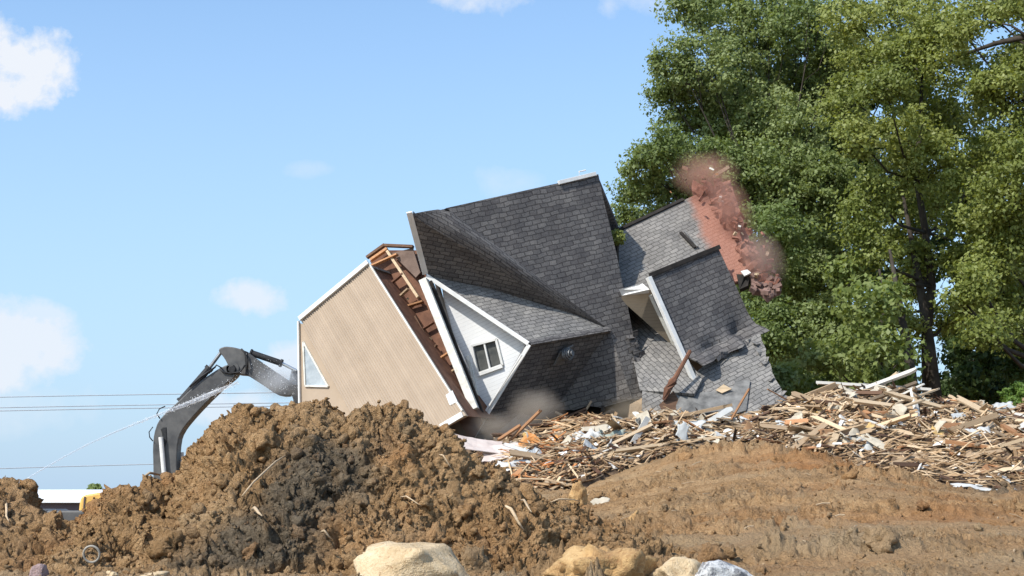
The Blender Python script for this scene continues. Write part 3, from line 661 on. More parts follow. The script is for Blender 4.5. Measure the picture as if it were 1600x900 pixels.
# projecting second gable with its dark slope, and the lower apron roof
PS = Plane(P(1015, 432, 45.3), (.5, -.84, .2)); sdir = PS(1122, 387) - PS(1015, 432)
m = MB(); NU, NV = 16, 16
bt = [(1083, 579), (1098, 572), (1112, 563), (1130, 555), (1142, 551), (1152, 541), (1164, 535), (1170, 530), (1186, 525)]
def s_pt(s, t):
    a = (1015 + 107 * s, 432 - 45 * s); x = s * (len(bt) - 1); i = min(int(x), len(bt) - 2); f_ = x - i
    b = (bt[i][0] + (bt[i + 1][0] - bt[i][0]) * f_, bt[i][1] + (bt[i + 1][1] - bt[i][1]) * f_)
    wv = .22 * sm(.72, 1, t) * math.sin(s * 13 + 1) + .1 * sm(.5, .9, t) * math.sin(s * 6) + (.35 * sm(.86, 1, t))
    return PS(a[0] + (b[0] - a[0]) * t, a[1] + (b[1] - a[1]) * t, -float(wv))
pts = [s_pt(i / NU, j / NV) for i in range(NU + 1) for j in range(NV + 1)]
e1 = sdir.normalized(); e2 = PS.n.cross(e1); q = [(i * (NV + 1) + j, i * (NV + 1) + j + 1, (i + 1) * (NV + 1) + j + 1, (i + 1) * (NV + 1) + j) for i in range(NU) for j in range(NV)]
bk = [p - PS.n * .07 for p in pts]; n0 = len(pts)
m.add(pts + bk, q + [tuple(n0 + i for i in f[::-1]) for f in q] + [(j, j + 1, j + 1 + n0, j + n0) for j in range(NV)] + [(NU * (NV + 1) + j, NU * (NV + 1) + j + 1, NU * (NV + 1) + j + 1 + n0, NU * (NV + 1) + j + n0) for j in range(NV)] + [(i * (NV + 1) + NV, (i + 1) * (NV + 1) + NV, (i + 1) * (NV + 1) + NV + n0, i * (NV + 1) + NV + n0) for i in range(NU)], [(p.dot(e1), p.dot(e2)) for p in pts] * 2)
m.build('gable_roof', M['shingle'], hp, smooth=False)
trim('ridge_cap', PS(1014, 431, -.03), PS(1124, 386, -.03), .14, .05, PS.n, 'dark_void')
PL = Plane(P(1083, 577, 45.65), (-.05, -.75, .66))
m = MB(); NU, NV = 18, 12
tp = [(1004, 590), (1050, 596), (1084, 585), (1130, 545), (1188, 520)]; bo = [(1002, 668), (1060, 690), (1120, 690), (1180, 690), (1256, 668)]
def l_pt(s, t):
    x = s * 4; i = min(int(x), 3); f_ = x - i
    a = [tp[i][k] + (tp[i + 1][k] - tp[i][k]) * f_ for k in (0, 1)]; b = [bo[i][k] + (bo[i + 1][k] - bo[i][k]) * f_ for k in (0, 1)]
    u, v = a[0] + (b[0] - a[0]) * t, a[1] + (b[1] - a[1]) * t
    if s > .99: u -= 9 * math.sin(t * 3.1) + 2 * math.sin(t * 31)
    return PL(u, v, float(-.05 * math.sin(s * 9 + t * 7) * t))
pts = [l_pt(i / NU, j / NV) for i in range(NU + 1) for j in range(NV + 1)]; e1 = (PL(1188, 525) - PL(1083, 577)).normalized(); e2 = PL.n.cross(e1); n0 = len(pts)
bk = [p - PL.n * .09 for p in pts]; q = [(i * (NV + 1) + j, i * (NV + 1) + j + 1, (i + 1) * (NV + 1) + j + 1, (i + 1) * (NV + 1) + j) for i in range(NU) for j in range(NV)]
m.add(pts + bk, q + [tuple(n0 + i for i in f[::-1]) for f in q] + [(NU * (NV + 1) + j, NU * (NV + 1) + j + 1, NU * (NV + 1) + j + 1 + n0, NU * (NV + 1) + j + n0) for j in range(NV)], [(p.dot(e1), p.dot(e2)) for p in pts] * 2)
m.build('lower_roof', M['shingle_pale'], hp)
m = MB(); m.slab([PL(1047, 625, -.06), PL(1095, 615, -.05), PL(1143, 611, -.03), PL(1149, 597, -.06), PL(1172, 596, -.05), PL(1166, 642, -.03), PL(1110, 660, -.03), PL(1060, 660, -.04)], .03); m.build('bare_underlay', M['tarpaper'], hp)
m = MB(); m.slab([PL(1118, 614, -.12), PL(1130, 608, -.2), PL(1143, 612, -.12), PL(1128, 618, -.1)], .03); m.build('torn_scrap', WOODS['pale tan'], hp)
for k, (a, b, c, d) in enumerate((((1046, 620), (1085, 640), (1122, 648), (1060, 655)), ((1030, 640), (1052, 622), (1066, 640), (1040, 656)))):
    m = MB(); m.slab([PL(*a, -.2), PL(*b, -.3), PL(*c, -.15), PL(*d, -.12)], .04); m.build('sheathing_and_gap_piece', M['tarpaper'] if k == 0 else WOODS['dark brown'], hp)
# shaded valley roof between the main block and the second gable
PV = Plane(P(1040, 540, 46.6), (-.15, -.66, .74))
m = MB(); m.slab([PV(968, 462), PV(985, 470), PV(1054, 533), PV(1097, 592), PV(1085, 615), PV(1000, 610)], .1, PV(1054, 533) - PV(985, 470)); m.build('valley_roof', M['shingle_pale'], hp)  # paler shingle copy lightens this shadowed slope
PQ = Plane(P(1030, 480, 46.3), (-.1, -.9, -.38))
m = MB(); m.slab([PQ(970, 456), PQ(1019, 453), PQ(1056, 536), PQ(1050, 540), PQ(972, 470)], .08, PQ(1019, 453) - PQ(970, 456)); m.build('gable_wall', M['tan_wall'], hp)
trim('drip_edge', PV(980, 471, -.07), PV(1054, 535, -.07), .05, .04, PV.n, 'trim')
trim('rake_board', PS(1017, 434) + V_((-.08, -.12, 0)), PS(1092, 604) + V_((-.08, -.12, 0)), .15, .13, PS.n, 'trim')
trim('rake_soffit', PQ(1016, 460, -.1), PQ(1062, 556, -.1), .10, .08, PQ.n, 'old_white')
m = MB(); m.slab([PQ(968, 448, -.35), PQ(1004, 441, -.15), PQ(1015, 447, -.4), PQ(1014, 454, -.3), PQ(972, 458, -.3)], .05); m.build('soffit', M['trim'], hp)
m = MB(); m.slab([P(846, 640, 46.9), P(1000, 590, 47.2), P(1070, 600, 46.8), P(1075, 720, 46.6), P(840, 725, 46.6)], .3); m.build('gap_backing', M['dark_void'], hp)  # near black slab added as painted shade for the gap under the roof
m = MB(); m.slab([P(690, 650, 45.4), P(790, 640, 45.6), P(830, 650, 45.8), P(830, 730, 45.4), P(690, 730, 45.2)], .2); m.build('gap_backing', M['curtain'], hp)
m = MB(); m.slab([P(984, 632, 45.6), P(1010, 618, 45.4), P(1022, 640, 45.3), P(1012, 668, 45.2), P(980, 668, 45.4)], .06); m.build('sheathing_and_gap_piece', WOODS['grey brown'], hp)
for k in range(16):
    u, v = 868 + 120 * RNG.random(), 646 + 18 * RNG.random(); a = P(u, v, 46.2 - .6 * RNG.random()); d = V_((RNG.normal(), RNG.normal() * .4, RNG.normal() * .5)).normalized() * (.2 + .35 * RNG.random()); m = MB(); m.beam(a - d, a + d, .1, .06, (.1, .2, 1)); m.build('torn_scrap', [M['dark_void'], WOODS['dark brown'], WOODS['grey brown']][k % 3], hp)
#PART3

# curled and slipped shingle tabs along the torn edges and loose on the slopes
def tab(pl, u, v, along, push, mat, sz=1.0):
    c = pl(u, v, -push); e = Vector(along).normalized(); f = pl.n.cross(e); n = (pl.n + e * RNG.normal() * .25 + f * RNG.normal() * .3).normalized(); e = (e + f * RNG.normal() * .25).normalized(); e = (e - n * e.dot(n)).normalized(); f = n.cross(e); w, h = .15 * sz * (.7 + .6 * RNG.random()), .085 * sz * (.7 + .6 * RNG.random())
    m = MB(); m.slab([c - e * w - f * h, c + e * w - f * h * .8, c + e * w * .9 + f * h, c - e * w + f * h * .9], .012, e); m.build('loose_shingle', mat, hp)
for k in range(13):
    t = RNG.random(); tab(PM, 985 + 28 * t + RNG.normal() * 4, 520 + 105 * t, roof_dir, .05 + .03 * RNG.random(), M['shingle'])
for k in range(11):
    t = RNG.random(); tab(PL, 1180 + 48 * t + RNG.normal() * 3, 535 + 100 * t, sdir, .04, M['shingle_pale'])
for k in range(10):
    t = RNG.random(); tab(PS, 1090 + 90 * t, 575 - 45 * t, sdir, .3, M['shingle'])

# ------------------------------------------------------------------ excavator behind the mound
YE = 49.0
E = lambda u, v: P(u, v, YE)
exc = empty('excavator', V_((E(270, 790).x, YE, bank(E(270, 790).x, YE))), 'dark grey excavator whose bent arm reaches over the dirt mound towards the tan house wall', 'excavator')
def smooth_poly(pts, it=2):
    for _ in range(it):
        q = []
        for i in range(len(pts)):
            a, b = pts[i], pts[(i + 1) % len(pts)]; q += [a.lerp(b, .2), a.lerp(b, .8)]
        pts = q
    return pts
def plate(name, px, w, parent, mat='excavator', smooth=0, bev=.03, off=0):
    poly = [E(*p) for p in px]
    if smooth: poly = smooth_poly(poly, smooth)
    m = MB(); m.prism(poly, YE + off - w / 2, YE + off + w / 2); return m.build(name, M[mat], parent, bevel=bev)
boom = plate('boom', [(243, 800), (243, 735), (242, 700), (244, 678), (250, 660), (262, 646), (280, 630), (300, 610), (322, 592), (345, 577), (358, 571), (368, 573), (374, 581), (371, 589), (352, 604), (330, 625), (308, 648), (291, 668), (283, 682), (280, 700), (279, 728), (282, 800)], .62, exc, smooth=1)
plate('boom_pin', [(361, 574), (368, 571), (372, 577), (370, 584), (363, 585), (359, 580)], .78, boom, 'black')
plate('cylinder_bracket', [(256, 677), (254, 671), (258, 668), (264, 668), (265, 690), (261, 700), (258, 690)], .66, boom, 'black')
stick = plate('stick', [(343, 549), (346, 545), (354, 542.5), (366, 543.5), (380, 547), (390, 552), (402, 561), (425, 577), (449, 593), (470, 606), (466, 616), (448, 620), (433, 617), (415, 604), (396, 592), (388, 587), (374, 586), (363, 581), (358, 571), (353, 561)], .5, exc, smooth=1)
for s in (-1, 1):
    m = MB(); m.tube([E(366, 577) + V_((0, s * .27, 0)), E(366, 577) + V_((0, s * .31, 0))], .2, 20); m.build('stick_pin', M['excavator'], stick)
m = MB(); m.prism([E(u, v) for u, v in ((384, 549), (389, 551), (390, 586), (386, 587))], YE - .27, YE + .27); m.build('stick_band', M['black'], stick, bevel=.01)
def cyl(u0, v0, um, vm, u1, v1, r, off, rodmat='chrome', name='hydraulic_cylinder'):
    o_ = V_((0, off, 0)); m = MB(); a, b, c = E(u0, v0) + o_, E(um, vm) + o_, E(u1, v1) + o_
    m.tube([a, b], r, 14); m.tube([a, a.lerp(b, .05)], r * 1.25, 14); m.tube([b.lerp(a, .07), b], r * 1.3, 14); body = m.build(name, M['black'], exc, smooth=False)
    m = MB(); m.tube([b, c], r * .52, 12); m.build('rod', M[rodmat], body, smooth=False)
cyl(281, 628, 328, 574, 345, 551, .11, 0, 'vent'); cyl(391, 551, 441, 568, 463, 579, .10, 0)
for off in (-.42, .42):
    o_ = V_((0, off, 0)); m = MB(); m.tube([E(256 if off < 0 else 279, 684 if off < 0 else 706) + o_, E(261 if off < 0 else 281, 740) + o_, E(266 if off < 0 else 290, 790) + o_], .075, 10); m.build('lift_rod', M['trim'], exc)
m = MB(); m.beam(E(463, 579), E(458, 602), .3, .07, (0, 1, 0)); m.beam(E(463, 579), E(470, 598), .26, .07, (0, 1, 0)); m.build('bucket_link', M['vent'], exc)
plate('bucket', [(452, 604), (474, 602), (492, 618), (497, 640), (484, 656), (462, 652), (452, 636), (462, 628), (458, 614)], 1.0, exc, 'excavator', bev=.02)
hz_ = [([(254, 655), (249, 648), (253, 640), (262, 636)], .02), ([(243, 690), (238, 684), (237, 676), (243, 668)], .018), ([(347, 577), (352, 583), (362, 585), (378, 583), (386, 572)], .03), ([(380, 547), (386, 553), (390, 565), (389, 578)], .03), ([(330, 585), (342, 572), (350, 577)], .025), ([(300, 606), (318, 590), (340, 575)], .03)]
for pts, r in hz_:
    m = MB(); m.tube([E(*p) + V_((0, -.36, 0)) for p in pts], r, 8); m.build('hose', M['black'], exc, smooth=True)
# body, cab, tracks, down behind the mound
bz = exc.location.z; bx = exc.location.x
def boxpart(name, x0, x1, y0, y1, z0, z1, mat, par=None, bev=.06):
    m = MB(); m.add([(x, y, z) for z in (z0, z1) for x, y in ((x0, y0), (x1, y0), (x1, y1), (x0, y1))], [(3, 2, 1, 0), (4, 5, 6, 7), (0, 1, 5, 4), (1, 2, 6, 5), (2, 3, 7, 6), (3, 0, 4, 7)]); return m.build(name, M[mat], par or exc, bevel=bev)
boxpart('engine_body', bx - 3.6, bx + .5, YE - 1.3, YE + 1.3, bz + 1.05, bz + 1.75, 'excavator'); boxpart('counterweight', bx - 4.0, bx - 3.55, YE - 1.3, YE + 1.3, bz + 1.05, bz + 1.8, 'excavator', bev=.15)
cab = boxpart('cab', E(283, 720).x, E(306, 720).x, YE + .5, YE + 1.6, bz + 1.2, E(283, 716).z, 'excavator', bev=.1)
boxpart('pane', E(306, 720).x, E(306, 720).x + .03, YE + .65, YE + 1.45, bz + 1.9, E(283, 716).z - .15, 'glass', cab, .005)
for s in (-1, 1):
    m = MB(); prof = [V_((bx - 2.1 + .45 * math.cos(t) if abs(t) > 1.57 else bx + 1.3 + .45 * math.cos(t), 0, bz + .45 + .45 * math.sin(t))) for t in np.linspace(-math.pi, math.pi, 25)[:-1]]
    m.prism(prof, YE + s * 1.1 - .3, YE + s * 1.1 + .3); m.build('track', M['black'], exc)

# ------------------------------------------------------------------ far things: low building, yellow loader, wires, shrub
fb = empty('warehouse', P(110, 800, 150), 'far low building with white roof and dark wall in the gap between dirt mounds', 'building')
def pbox(name, u0, u1, v0, v1, Y, dep, mat, par, bev=0.0):
    a, b = P(u0, v1, Y), P(u1, v0, Y); m = MB(); m.prism([V_((a.x, 0, a.z)), V_((b.x, 0, a.z)), V_((b.x, 0, b.z)), V_((a.x, 0, b.z))], Y, Y + dep); return m.build(name, M[mat], par, bevel=bev)
M['far_white'] = simple('white_metal_roof', (.78, .79, .8), (.82, .83, .84), .3, .5, bs=0); M['far_dark'] = simple('dark_cladding', (.07, .055, .065), (.10, .08, .09), .3, .8, bs=0)
M['yellow'] = simple('yellow_paint', (.62, .36, .09), (.72, .45, .13), 2, .5, bs=.05); M['wire'] = simple('wire_grey', (.30, .34, .39), (.36, .40, .45), 1, .6, bs=0)
pbox('wall', -120, 190, 779, 822, 150, 18, 'far_dark', fb); m = MB()
a, b = P(-130, 779, 149.4), P(200, 779, 149.4); c, d = P(-130, 765, 158), P(200, 765, 158)
m.slab([c, d, b, a], .4, b - a); m.slab([c, d, d + V_((0, 11, -1)), c + V_((0, 11, -1))], .4, b - a, n=V_((0, .1, 1)).normalized()); m.build('roof', M['far_white'], fb)
ld = empty('yellow_loader', P(137, 800, 95), 'yellow machine hood just showing beside the mound in front of the far building', 'loader')
m = MB(); pl = [P(u, v, 95) for u, v in ((121, 812), (124, 786), (127, 776), (134, 773), (152, 770), (170, 771), (172, 812))]; m.prism(pl, 95, 97); hd = m.build('hood', M['yellow'], ld, bevel=.12)
m = MB(); m.prism([P(u, v, 94.9) for u, v in ((131, 776), (133, 776), (131, 800), (129, 800))], 94.93, 95.02); m.build('panel_seam', M['far_dark'], hd)
for s in (128, 164):
    m = MB(); c0 = P(s, 815, 94.7); m.tube([c0, c0 + V_((0, .5, 0))], .55, 18); m.build('wheel', M['black'], ld)
for k, (v0, v1, nm) in enumerate(((620, 612, 'topmost overhead wire crossing the pale sky behind the excavator arm'), (636.5, 628, 'middle overhead wire, upper of the close pair behind the excavator arm'), (641.5, 633, 'lower overhead wire of the close pair behind the excavator arm'), (731.5, 718, 'lowest overhead wire, just above the far white roof'))):
    m = MB(); pts = []
    for i in range(25):
        t = i / 24; u = -500 + 2100 * t; v = v0 + (v1 - v0) * (u / 280) * .55 + 6 * ((u - 250) / 900) ** 2; pts.append(P(u, v, 88))
    m.tube(pts, .028, 6); tag(m.build('power_line', M['wire'], smooth=True), nm, 'power line', 'overhead wires behind the excavator')

# ------------------------------------------------------------------ trees
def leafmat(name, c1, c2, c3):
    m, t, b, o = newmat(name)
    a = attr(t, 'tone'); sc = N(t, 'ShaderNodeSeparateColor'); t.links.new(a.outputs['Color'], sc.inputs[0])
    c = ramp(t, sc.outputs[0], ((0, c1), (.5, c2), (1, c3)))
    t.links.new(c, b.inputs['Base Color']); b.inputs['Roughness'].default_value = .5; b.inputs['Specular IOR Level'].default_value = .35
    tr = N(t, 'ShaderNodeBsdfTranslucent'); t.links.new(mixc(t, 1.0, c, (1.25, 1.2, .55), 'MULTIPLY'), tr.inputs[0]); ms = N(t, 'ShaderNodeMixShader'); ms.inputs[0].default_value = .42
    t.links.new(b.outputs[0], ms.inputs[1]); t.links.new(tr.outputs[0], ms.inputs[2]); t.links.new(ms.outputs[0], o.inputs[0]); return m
LG = leafmat('maple_leaf', (.11, .155, .042), (.195, .245, .085), (.275, .325, .14))
LY = leafmat('locust_leaf', (.13, .16, .034), (.23, .265, .068), (.31, .335, .11))
LM = leafmat('young_leaf', (.105, .145, .034), (.185, .235, .065), (.265, .31, .115))
LD = leafmat('shade_leaf', (.035, .06, .018), (.06, .10, .028), (.10, .145, .045))  # dark leaf copy; the shade inside the woods is put into its colour
M['bark'] = simple('bark', (.028, .022, .017), (.065, .054, .042), 3, .95, bs=.8, bd=.05)
def leaves(centers, radii, per, L, up=.5, flat=.62, tones=None):
    """leaf-sized rhombi spread through small flattened clumps"""
    n = len(centers); k = per
    d = RNG.normal(size=(n, k, 3)); d /= np.linalg.norm(d, axis=2)[..., None]; r = RNG.random((n, k, 1)) ** .42
    off = d * r * radii[:, None, None]; off[..., 2] *= flat
    p = (centers[:, None, :] + off).reshape(-1, 3); m = len(p)
    nr = RNG.normal(size=(m, 3)) * .75 + d.reshape(-1, 3) * .9; nr[:, 2] += up; nr += np.array((-.25, -.3, 0)); nr /= np.linalg.norm(nr, axis=1)[:, None]
    a = np.cross(nr, RNG.normal(size=(m, 3))); a /= np.linalg.norm(a, axis=1)[:, None]; b = np.cross(nr, a)
    l = (L * (.6 + .8 * RNG.random(m)))[:, None]; w = l * (.5 + .25 * RNG.random(m))[:, None]
    v = np.stack([p - a * l * .5, p - b * w * .5 - a * l * .06, p + a * l * .5, p + b * w * .5 - a * l * .06], 1).reshape(-1, 3)
    f = np.arange(m * 4).reshape(-1, 4)
    base = RNG.random(n) if tones is None else tones
    t = np.clip(np.repeat(base, k) * .7 + RNG.random(m) * .3, 0, 1)
    return v, f, np.repeat(np.stack([t, t, t], 1), 4, axis=0)
def holes_ok(c):
    """keep the openings where sky shows between the crowns"""
    y = c[:, 1]; u = c[:, 0] / y * F + 800; v = 800 - (c[:, 2] - CZ) / y * F; ok = np.ones(len(c), bool)
    for (hu, hv, ru, rv) in ((1440, 585, 13, 48), (1480, 395, 9, 14), (1497, 450, 13, 12), (1352, 392, 9, 9), (1520, 216, 13, 14), (1512, 90, 13, 11), (1568, 84, 17, 13), (1590, 34, 18, 9), (1340, 92, 8, 8), (1375, 165, 16, 13), (1395, 168, 10, 10), (1108, 75, 15, 12), (1095, 150, 12, 9), (1362, 215, 8, 14)):
        ok &= ((u - hu) / ru) ** 2 + ((v - hv) / rv) ** 2 > (1 + .5 * RNG.normal(size=len(c)) * .4)
    return ok
def tree(name, label, mat, Y, base_u, lobes, per=46, L=.2, clumps=1.0, trunk_r=.4, trunk_top=None, depth=2.6, open_=.0, group='trees behind the house', bare=(), spread=1.0):
    bx_, by_ = P(base_u, 700, Y).x, Y; bz_ = .0
    t = empty(name, (bx_, by_, bz_), label, 'tree', group)
    top = P(*(trunk_top or (base_u, 250)), Y); trunk = MB()
    n = 9; tp = [V_((bx_, by_, bz_)).lerp(top, i / n) + V_((.25 * math.sin(i * 1.7 + base_u), .2 * math.cos(i * 1.3), 0)) * (i > 0) for i in range(n + 1)]
    trunk.tube(tp, [trunk_r * (1.25 if i == 0 else 1 - .8 * i / n) for i in range(n + 1)], 12); trunk.build('trunk', M['bark'], t, smooth=True)
    cen, rad, ton = [], [], []; lim = MB()
    for (u, v, r) in lobes:
        Yl = Y + RNG.normal() * depth; c = P(u, v, Yl); rr = r / F * Yl
        # limb from the trunk to the lobe
        k = min(range(n + 1), key=lambda i: abs(tp[i].z - (c.z - abs(c.x - tp[i].x) * .6))); a = tp[k]
        mid = a.lerp(c, .5) + V_((0, 0, -.12 * (c - a).length)); r0 = max(.05, trunk_r * .38 * (1 - .5 * k / n))
        pts = [a, a.lerp(mid, .6), mid, mid.lerp(c, .5), c]; lim.tube(pts, [r0, r0 * .8, r0 * .62, r0 * .42, r0 * .22], 7)
        m_ = int(clumps * 15 * rr ** 2 + 8)
        d = RNG.normal(size=(m_, 3)); d /= np.linalg.norm(d, axis=1)[:, None]; q = RNG.random((m_, 1)) ** .35 * rr * spread
        cc = np.array(c) + d * q * np.array([1, 1, .85]); cc = cc[RNG.random(len(cc)) > open_]
        cen.append(cc); rad.append(.34 + .62 * RNG.random(len(cc)) ** 1.5); ton.append(np.clip(.5 + .28 * RNG.normal() + .16 * RNG.normal(size=len(cc)), 0, 1))
        for j in range(0, len(cc), 9):
            e = V_(cc[j]); lim.tube([mid.lerp(c, .4 + .6 * RNG.random()), mid.lerp(e, .75) + V_((0, 0, -.1)), e], [r0 * .3, r0 * .2, .012], 5)
    for (pts_, r0) in bare:
        pp = [P(u, v, Y - 1 + .3 * i) for i, (u, v) in enumerate(pts_)]; lim.tube(pp, [r0 * (1 - .8 * i / (len(pp) - 1)) for i in range(len(pp))], 8)
    lim.build('limb', M['bark'], t, smooth=True)
    cen, rad, ton = np.concatenate(cen), np.concatenate(rad), np.concatenate(ton); ok = holes_ok(cen); cen, rad, ton = cen[ok], rad[ok], ton[ok]
    v, f, tn = leaves(cen, rad, per, L, tones=ton)
    raw('crown', v, f, mat, parent=t, smooth=False, tone=tn)
    return t
tree('maple_tree', 'tall dark green leafy tree rising directly behind the brick-dusted end of the house', LG, 62, 1205,
     [(1085, 10, 45), (1130, 35, 55), (1200, 15, 75), (1270, 35, 70), (1060, 95, 45), (1105, 105, 60), (1165, 105, 80), (1240, 110, 80), (1300, 95, 55), (1040, 140, 30), (1075, 165, 55), (1140, 185, 80), (1215, 200, 85), (1290, 190, 65),
      (1030, 230, 42), (1008, 262, 36), (1070, 255, 60), (990, 300, 26), (1030, 305, 42), (975, 335, 20), (1105, 275, 70), (1170, 285, 80), (1245, 290, 80), (1300, 280, 55), (1100, 340, 60), (1190, 370, 75), (1270, 375, 75), (1020, 350, 35),
      (1215, 440, 60), (1285, 450, 60), (1200, 500, 50), (1250, 525, 60), (1215, 570, 45), (1240, 610, 45), (1290, 585, 50), (1180, 430, 45), (1195, 540, 35), (1210, 610, 25), (1240, 640, 30), (1300, 635, 30), (1330, 630, 24), (1190, 590, 24)], L=.15, per=78, trunk_r=.34, trunk_top=(1195, 330), clumps=1.5)
tree('locust_tree', 'yellow green feathery tree with the dark trunk beside the narrow strip of sky', LY, 58, 1463,
     [(1330, 25, 50), (1400, 20, 60), (1470, 30, 60), (1345, 85, 50), (1420, 90, 60), (1490, 100, 50), (1320, 150, 45), (1385, 140, 45), (1450, 165, 60), (1340, 215, 45), (1420, 215, 60), (1490, 200, 45), (1405, 270, 45), (1460, 265, 55), (1360, 300, 40), (1520, 280, 40), (1340, 345, 40), (1405, 345, 50), (1365, 395, 36), (1425, 400, 36), (1450, 320, 45), (1420, 455, 30), (1515, 330, 35), (1480, 500, 25), (1405, 510, 36)],
     L=.15, per=66, trunk_r=.30, trunk_top=(1432, 120), clumps=1.7, bare=(([(1463, 640), (1452, 540), (1440, 460), (1425, 380), (1410, 300)], .28),), open_=.08)
tree('oak_tree', 'tall tree at the frame edge with bare dark branches spread across the sky', LY, 55, 1640,
     [(1560, 140, 40), (1600, 150, 50), (1540, 165, 34), (1585, 215, 55), (1620, 260, 60), (1550, 245, 45), (1570, 300, 50), (1600, 350, 60), (1545, 335, 40), (1560, 400, 45), (1605, 430, 60), (1560, 460, 40), (1590, 510, 45), (1525, 395, 30), (1545, 520, 35), (1500, 400, 40), (1525, 440, 40), (1505, 350, 40), (1530, 480, 34), (1500, 465, 26), (1570, 105, 28), (1600, 112, 32), (1540, 105, 24), (1592, 70, 22), (1585, 10, 28), (1640, 100, 60), (1630, 30, 50), (1545, 20, 36), (1500, 45, 28), (1535, 130, 22)],
     L=.15, per=66, trunk_r=.4, trunk_top=(1650, 0), clumps=1.6, open_=.03, bare=(([(1660, 75), (1600, 58), (1555, 68), (1520, 80), (1482, 96)], .15), ([(1660, 30), (1610, 18), (1570, 8), (1530, -8)], .12), ([(1610, 60), (1580, 40), (1545, 32)], .07)))
for o_ in list(C.objects):
    pass
tree('maple_tree', 'shorter deep green tree with light leaf clusters between the house and the forked trunk', LM, 54, 1395,
     [(1320, 440, 35), (1350, 480, 40), (1300, 500, 40), (1385, 470, 34), (1340, 535, 40), (1290, 560, 36), (1380, 540, 36), (1330, 590, 36), (1385, 595, 30), (1280, 610, 28), (1410, 560, 22), (1235, 590, 24)], L=.2, per=44, trunk_r=.22, trunk_top=(1372, 420), clumps=1.1, bare=(([(1430, 640), (1420, 560), (1405, 470), (1390, 390)], .25),))
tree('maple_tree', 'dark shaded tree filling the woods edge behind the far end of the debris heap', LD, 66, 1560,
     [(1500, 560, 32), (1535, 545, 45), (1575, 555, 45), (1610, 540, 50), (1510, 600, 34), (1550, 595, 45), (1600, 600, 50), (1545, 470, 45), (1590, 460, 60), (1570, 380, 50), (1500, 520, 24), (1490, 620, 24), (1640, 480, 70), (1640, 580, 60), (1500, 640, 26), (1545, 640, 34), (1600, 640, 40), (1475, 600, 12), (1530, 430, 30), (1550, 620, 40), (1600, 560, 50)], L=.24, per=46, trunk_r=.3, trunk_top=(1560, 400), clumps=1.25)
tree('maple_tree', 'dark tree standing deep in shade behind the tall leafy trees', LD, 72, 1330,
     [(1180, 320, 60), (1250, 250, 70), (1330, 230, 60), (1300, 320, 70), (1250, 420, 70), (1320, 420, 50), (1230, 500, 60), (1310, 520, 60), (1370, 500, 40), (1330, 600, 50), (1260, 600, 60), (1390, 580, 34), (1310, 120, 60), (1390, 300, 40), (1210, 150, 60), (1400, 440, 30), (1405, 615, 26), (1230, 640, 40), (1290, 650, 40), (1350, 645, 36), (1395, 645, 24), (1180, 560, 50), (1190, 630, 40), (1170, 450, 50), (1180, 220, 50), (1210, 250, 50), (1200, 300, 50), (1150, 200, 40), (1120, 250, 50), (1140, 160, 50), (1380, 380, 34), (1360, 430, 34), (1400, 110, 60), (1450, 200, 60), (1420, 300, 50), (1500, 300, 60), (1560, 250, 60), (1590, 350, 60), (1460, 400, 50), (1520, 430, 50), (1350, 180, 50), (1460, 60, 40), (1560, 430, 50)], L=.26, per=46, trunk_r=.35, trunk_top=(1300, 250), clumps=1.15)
def shrub(label, u, v, r, Y, mat, L=.14):
    c = P(u, v, Y); t = empty('shrub', (c.x, Y, bank(c.x, Y)), label, 'shrub'); rr = r / F * Y; n = int(26 + 30 * rr)
    d = RNG.normal(size=(n, 3)); d /= np.linalg.norm(d, axis=1)[:, None]; cc = np.array(c) + d * rr * RNG.random((n, 1)) ** .4
    v_, f_, tn = leaves(cc, np.full(n, .25), 40, L); raw('foliage', v_, f_, mat, parent=t, smooth=False, tone=tn)
    m = MB()
    for j in range(5): m.tube([V_((c.x, Y, t.location.z - .1)), V_(cc[j])], [.04, .01], 6)
    m.build('stem', M['bark'], t)
LB = leafmat('bright_leaf', (.09, .16, .03), (.15, .24, .05), (.2, .3, .08))
shrub('bright green shrub peeping over the debris heap at the shaded woods edge', 1595, 622, 26, 52, LB)
shrub('little yellowish weed clump growing where the far roof meets the main roof', 963, 371, 7, 47.0, LY, .1)
shrub('low blue green shrub beside the lower corner of the broken roof', 1218, 595, 22, 50, LG)
shrub('tiny far green treetop above the white roof', 148, 764, 8, 170, LG, .5)
#PART4
# ------------------------------------------------------------------ debris heap
UC = [560, 640, 760, 900, 1000, 1100, 1180, 1240, 1300, 1345, 1385, 1415, 1445, 1530, 1600, 1900]
VC = [770, 716, 694, 668, 660, 660, 656, 640, 622, 616, 614, 622, 630, 640, 647, 660]
YF, YC = 38.4, 43.2
def heap(x, y):
    x = np.asarray(x, float); y = np.asarray(y, float); u = x / y * F + 800
    b = bank(x, y); zc = zv(np.interp(u, UC, VC), YC); yf = YF - 3.2 * np.exp(-((u - 1560) / 160) ** 2) + 1.2 * np.exp(-((u - 1150) / 120) ** 2) - 1.5 * np.exp(-((u - 860) / 80) ** 2)
    t = np.clip((y - yf) / (YC - yf), 0, 1); s = t ** .85
    h = np.maximum(zc - b, 0) * s * (1 - sm(46, 51, y)) * sm(600, 680, u) * (1 - sm(1850, 2000, u))
    return b + h - .02 + .16 * fbm(x * .9, y * .9, o=3, seed=131) * sm(0, .3, h)
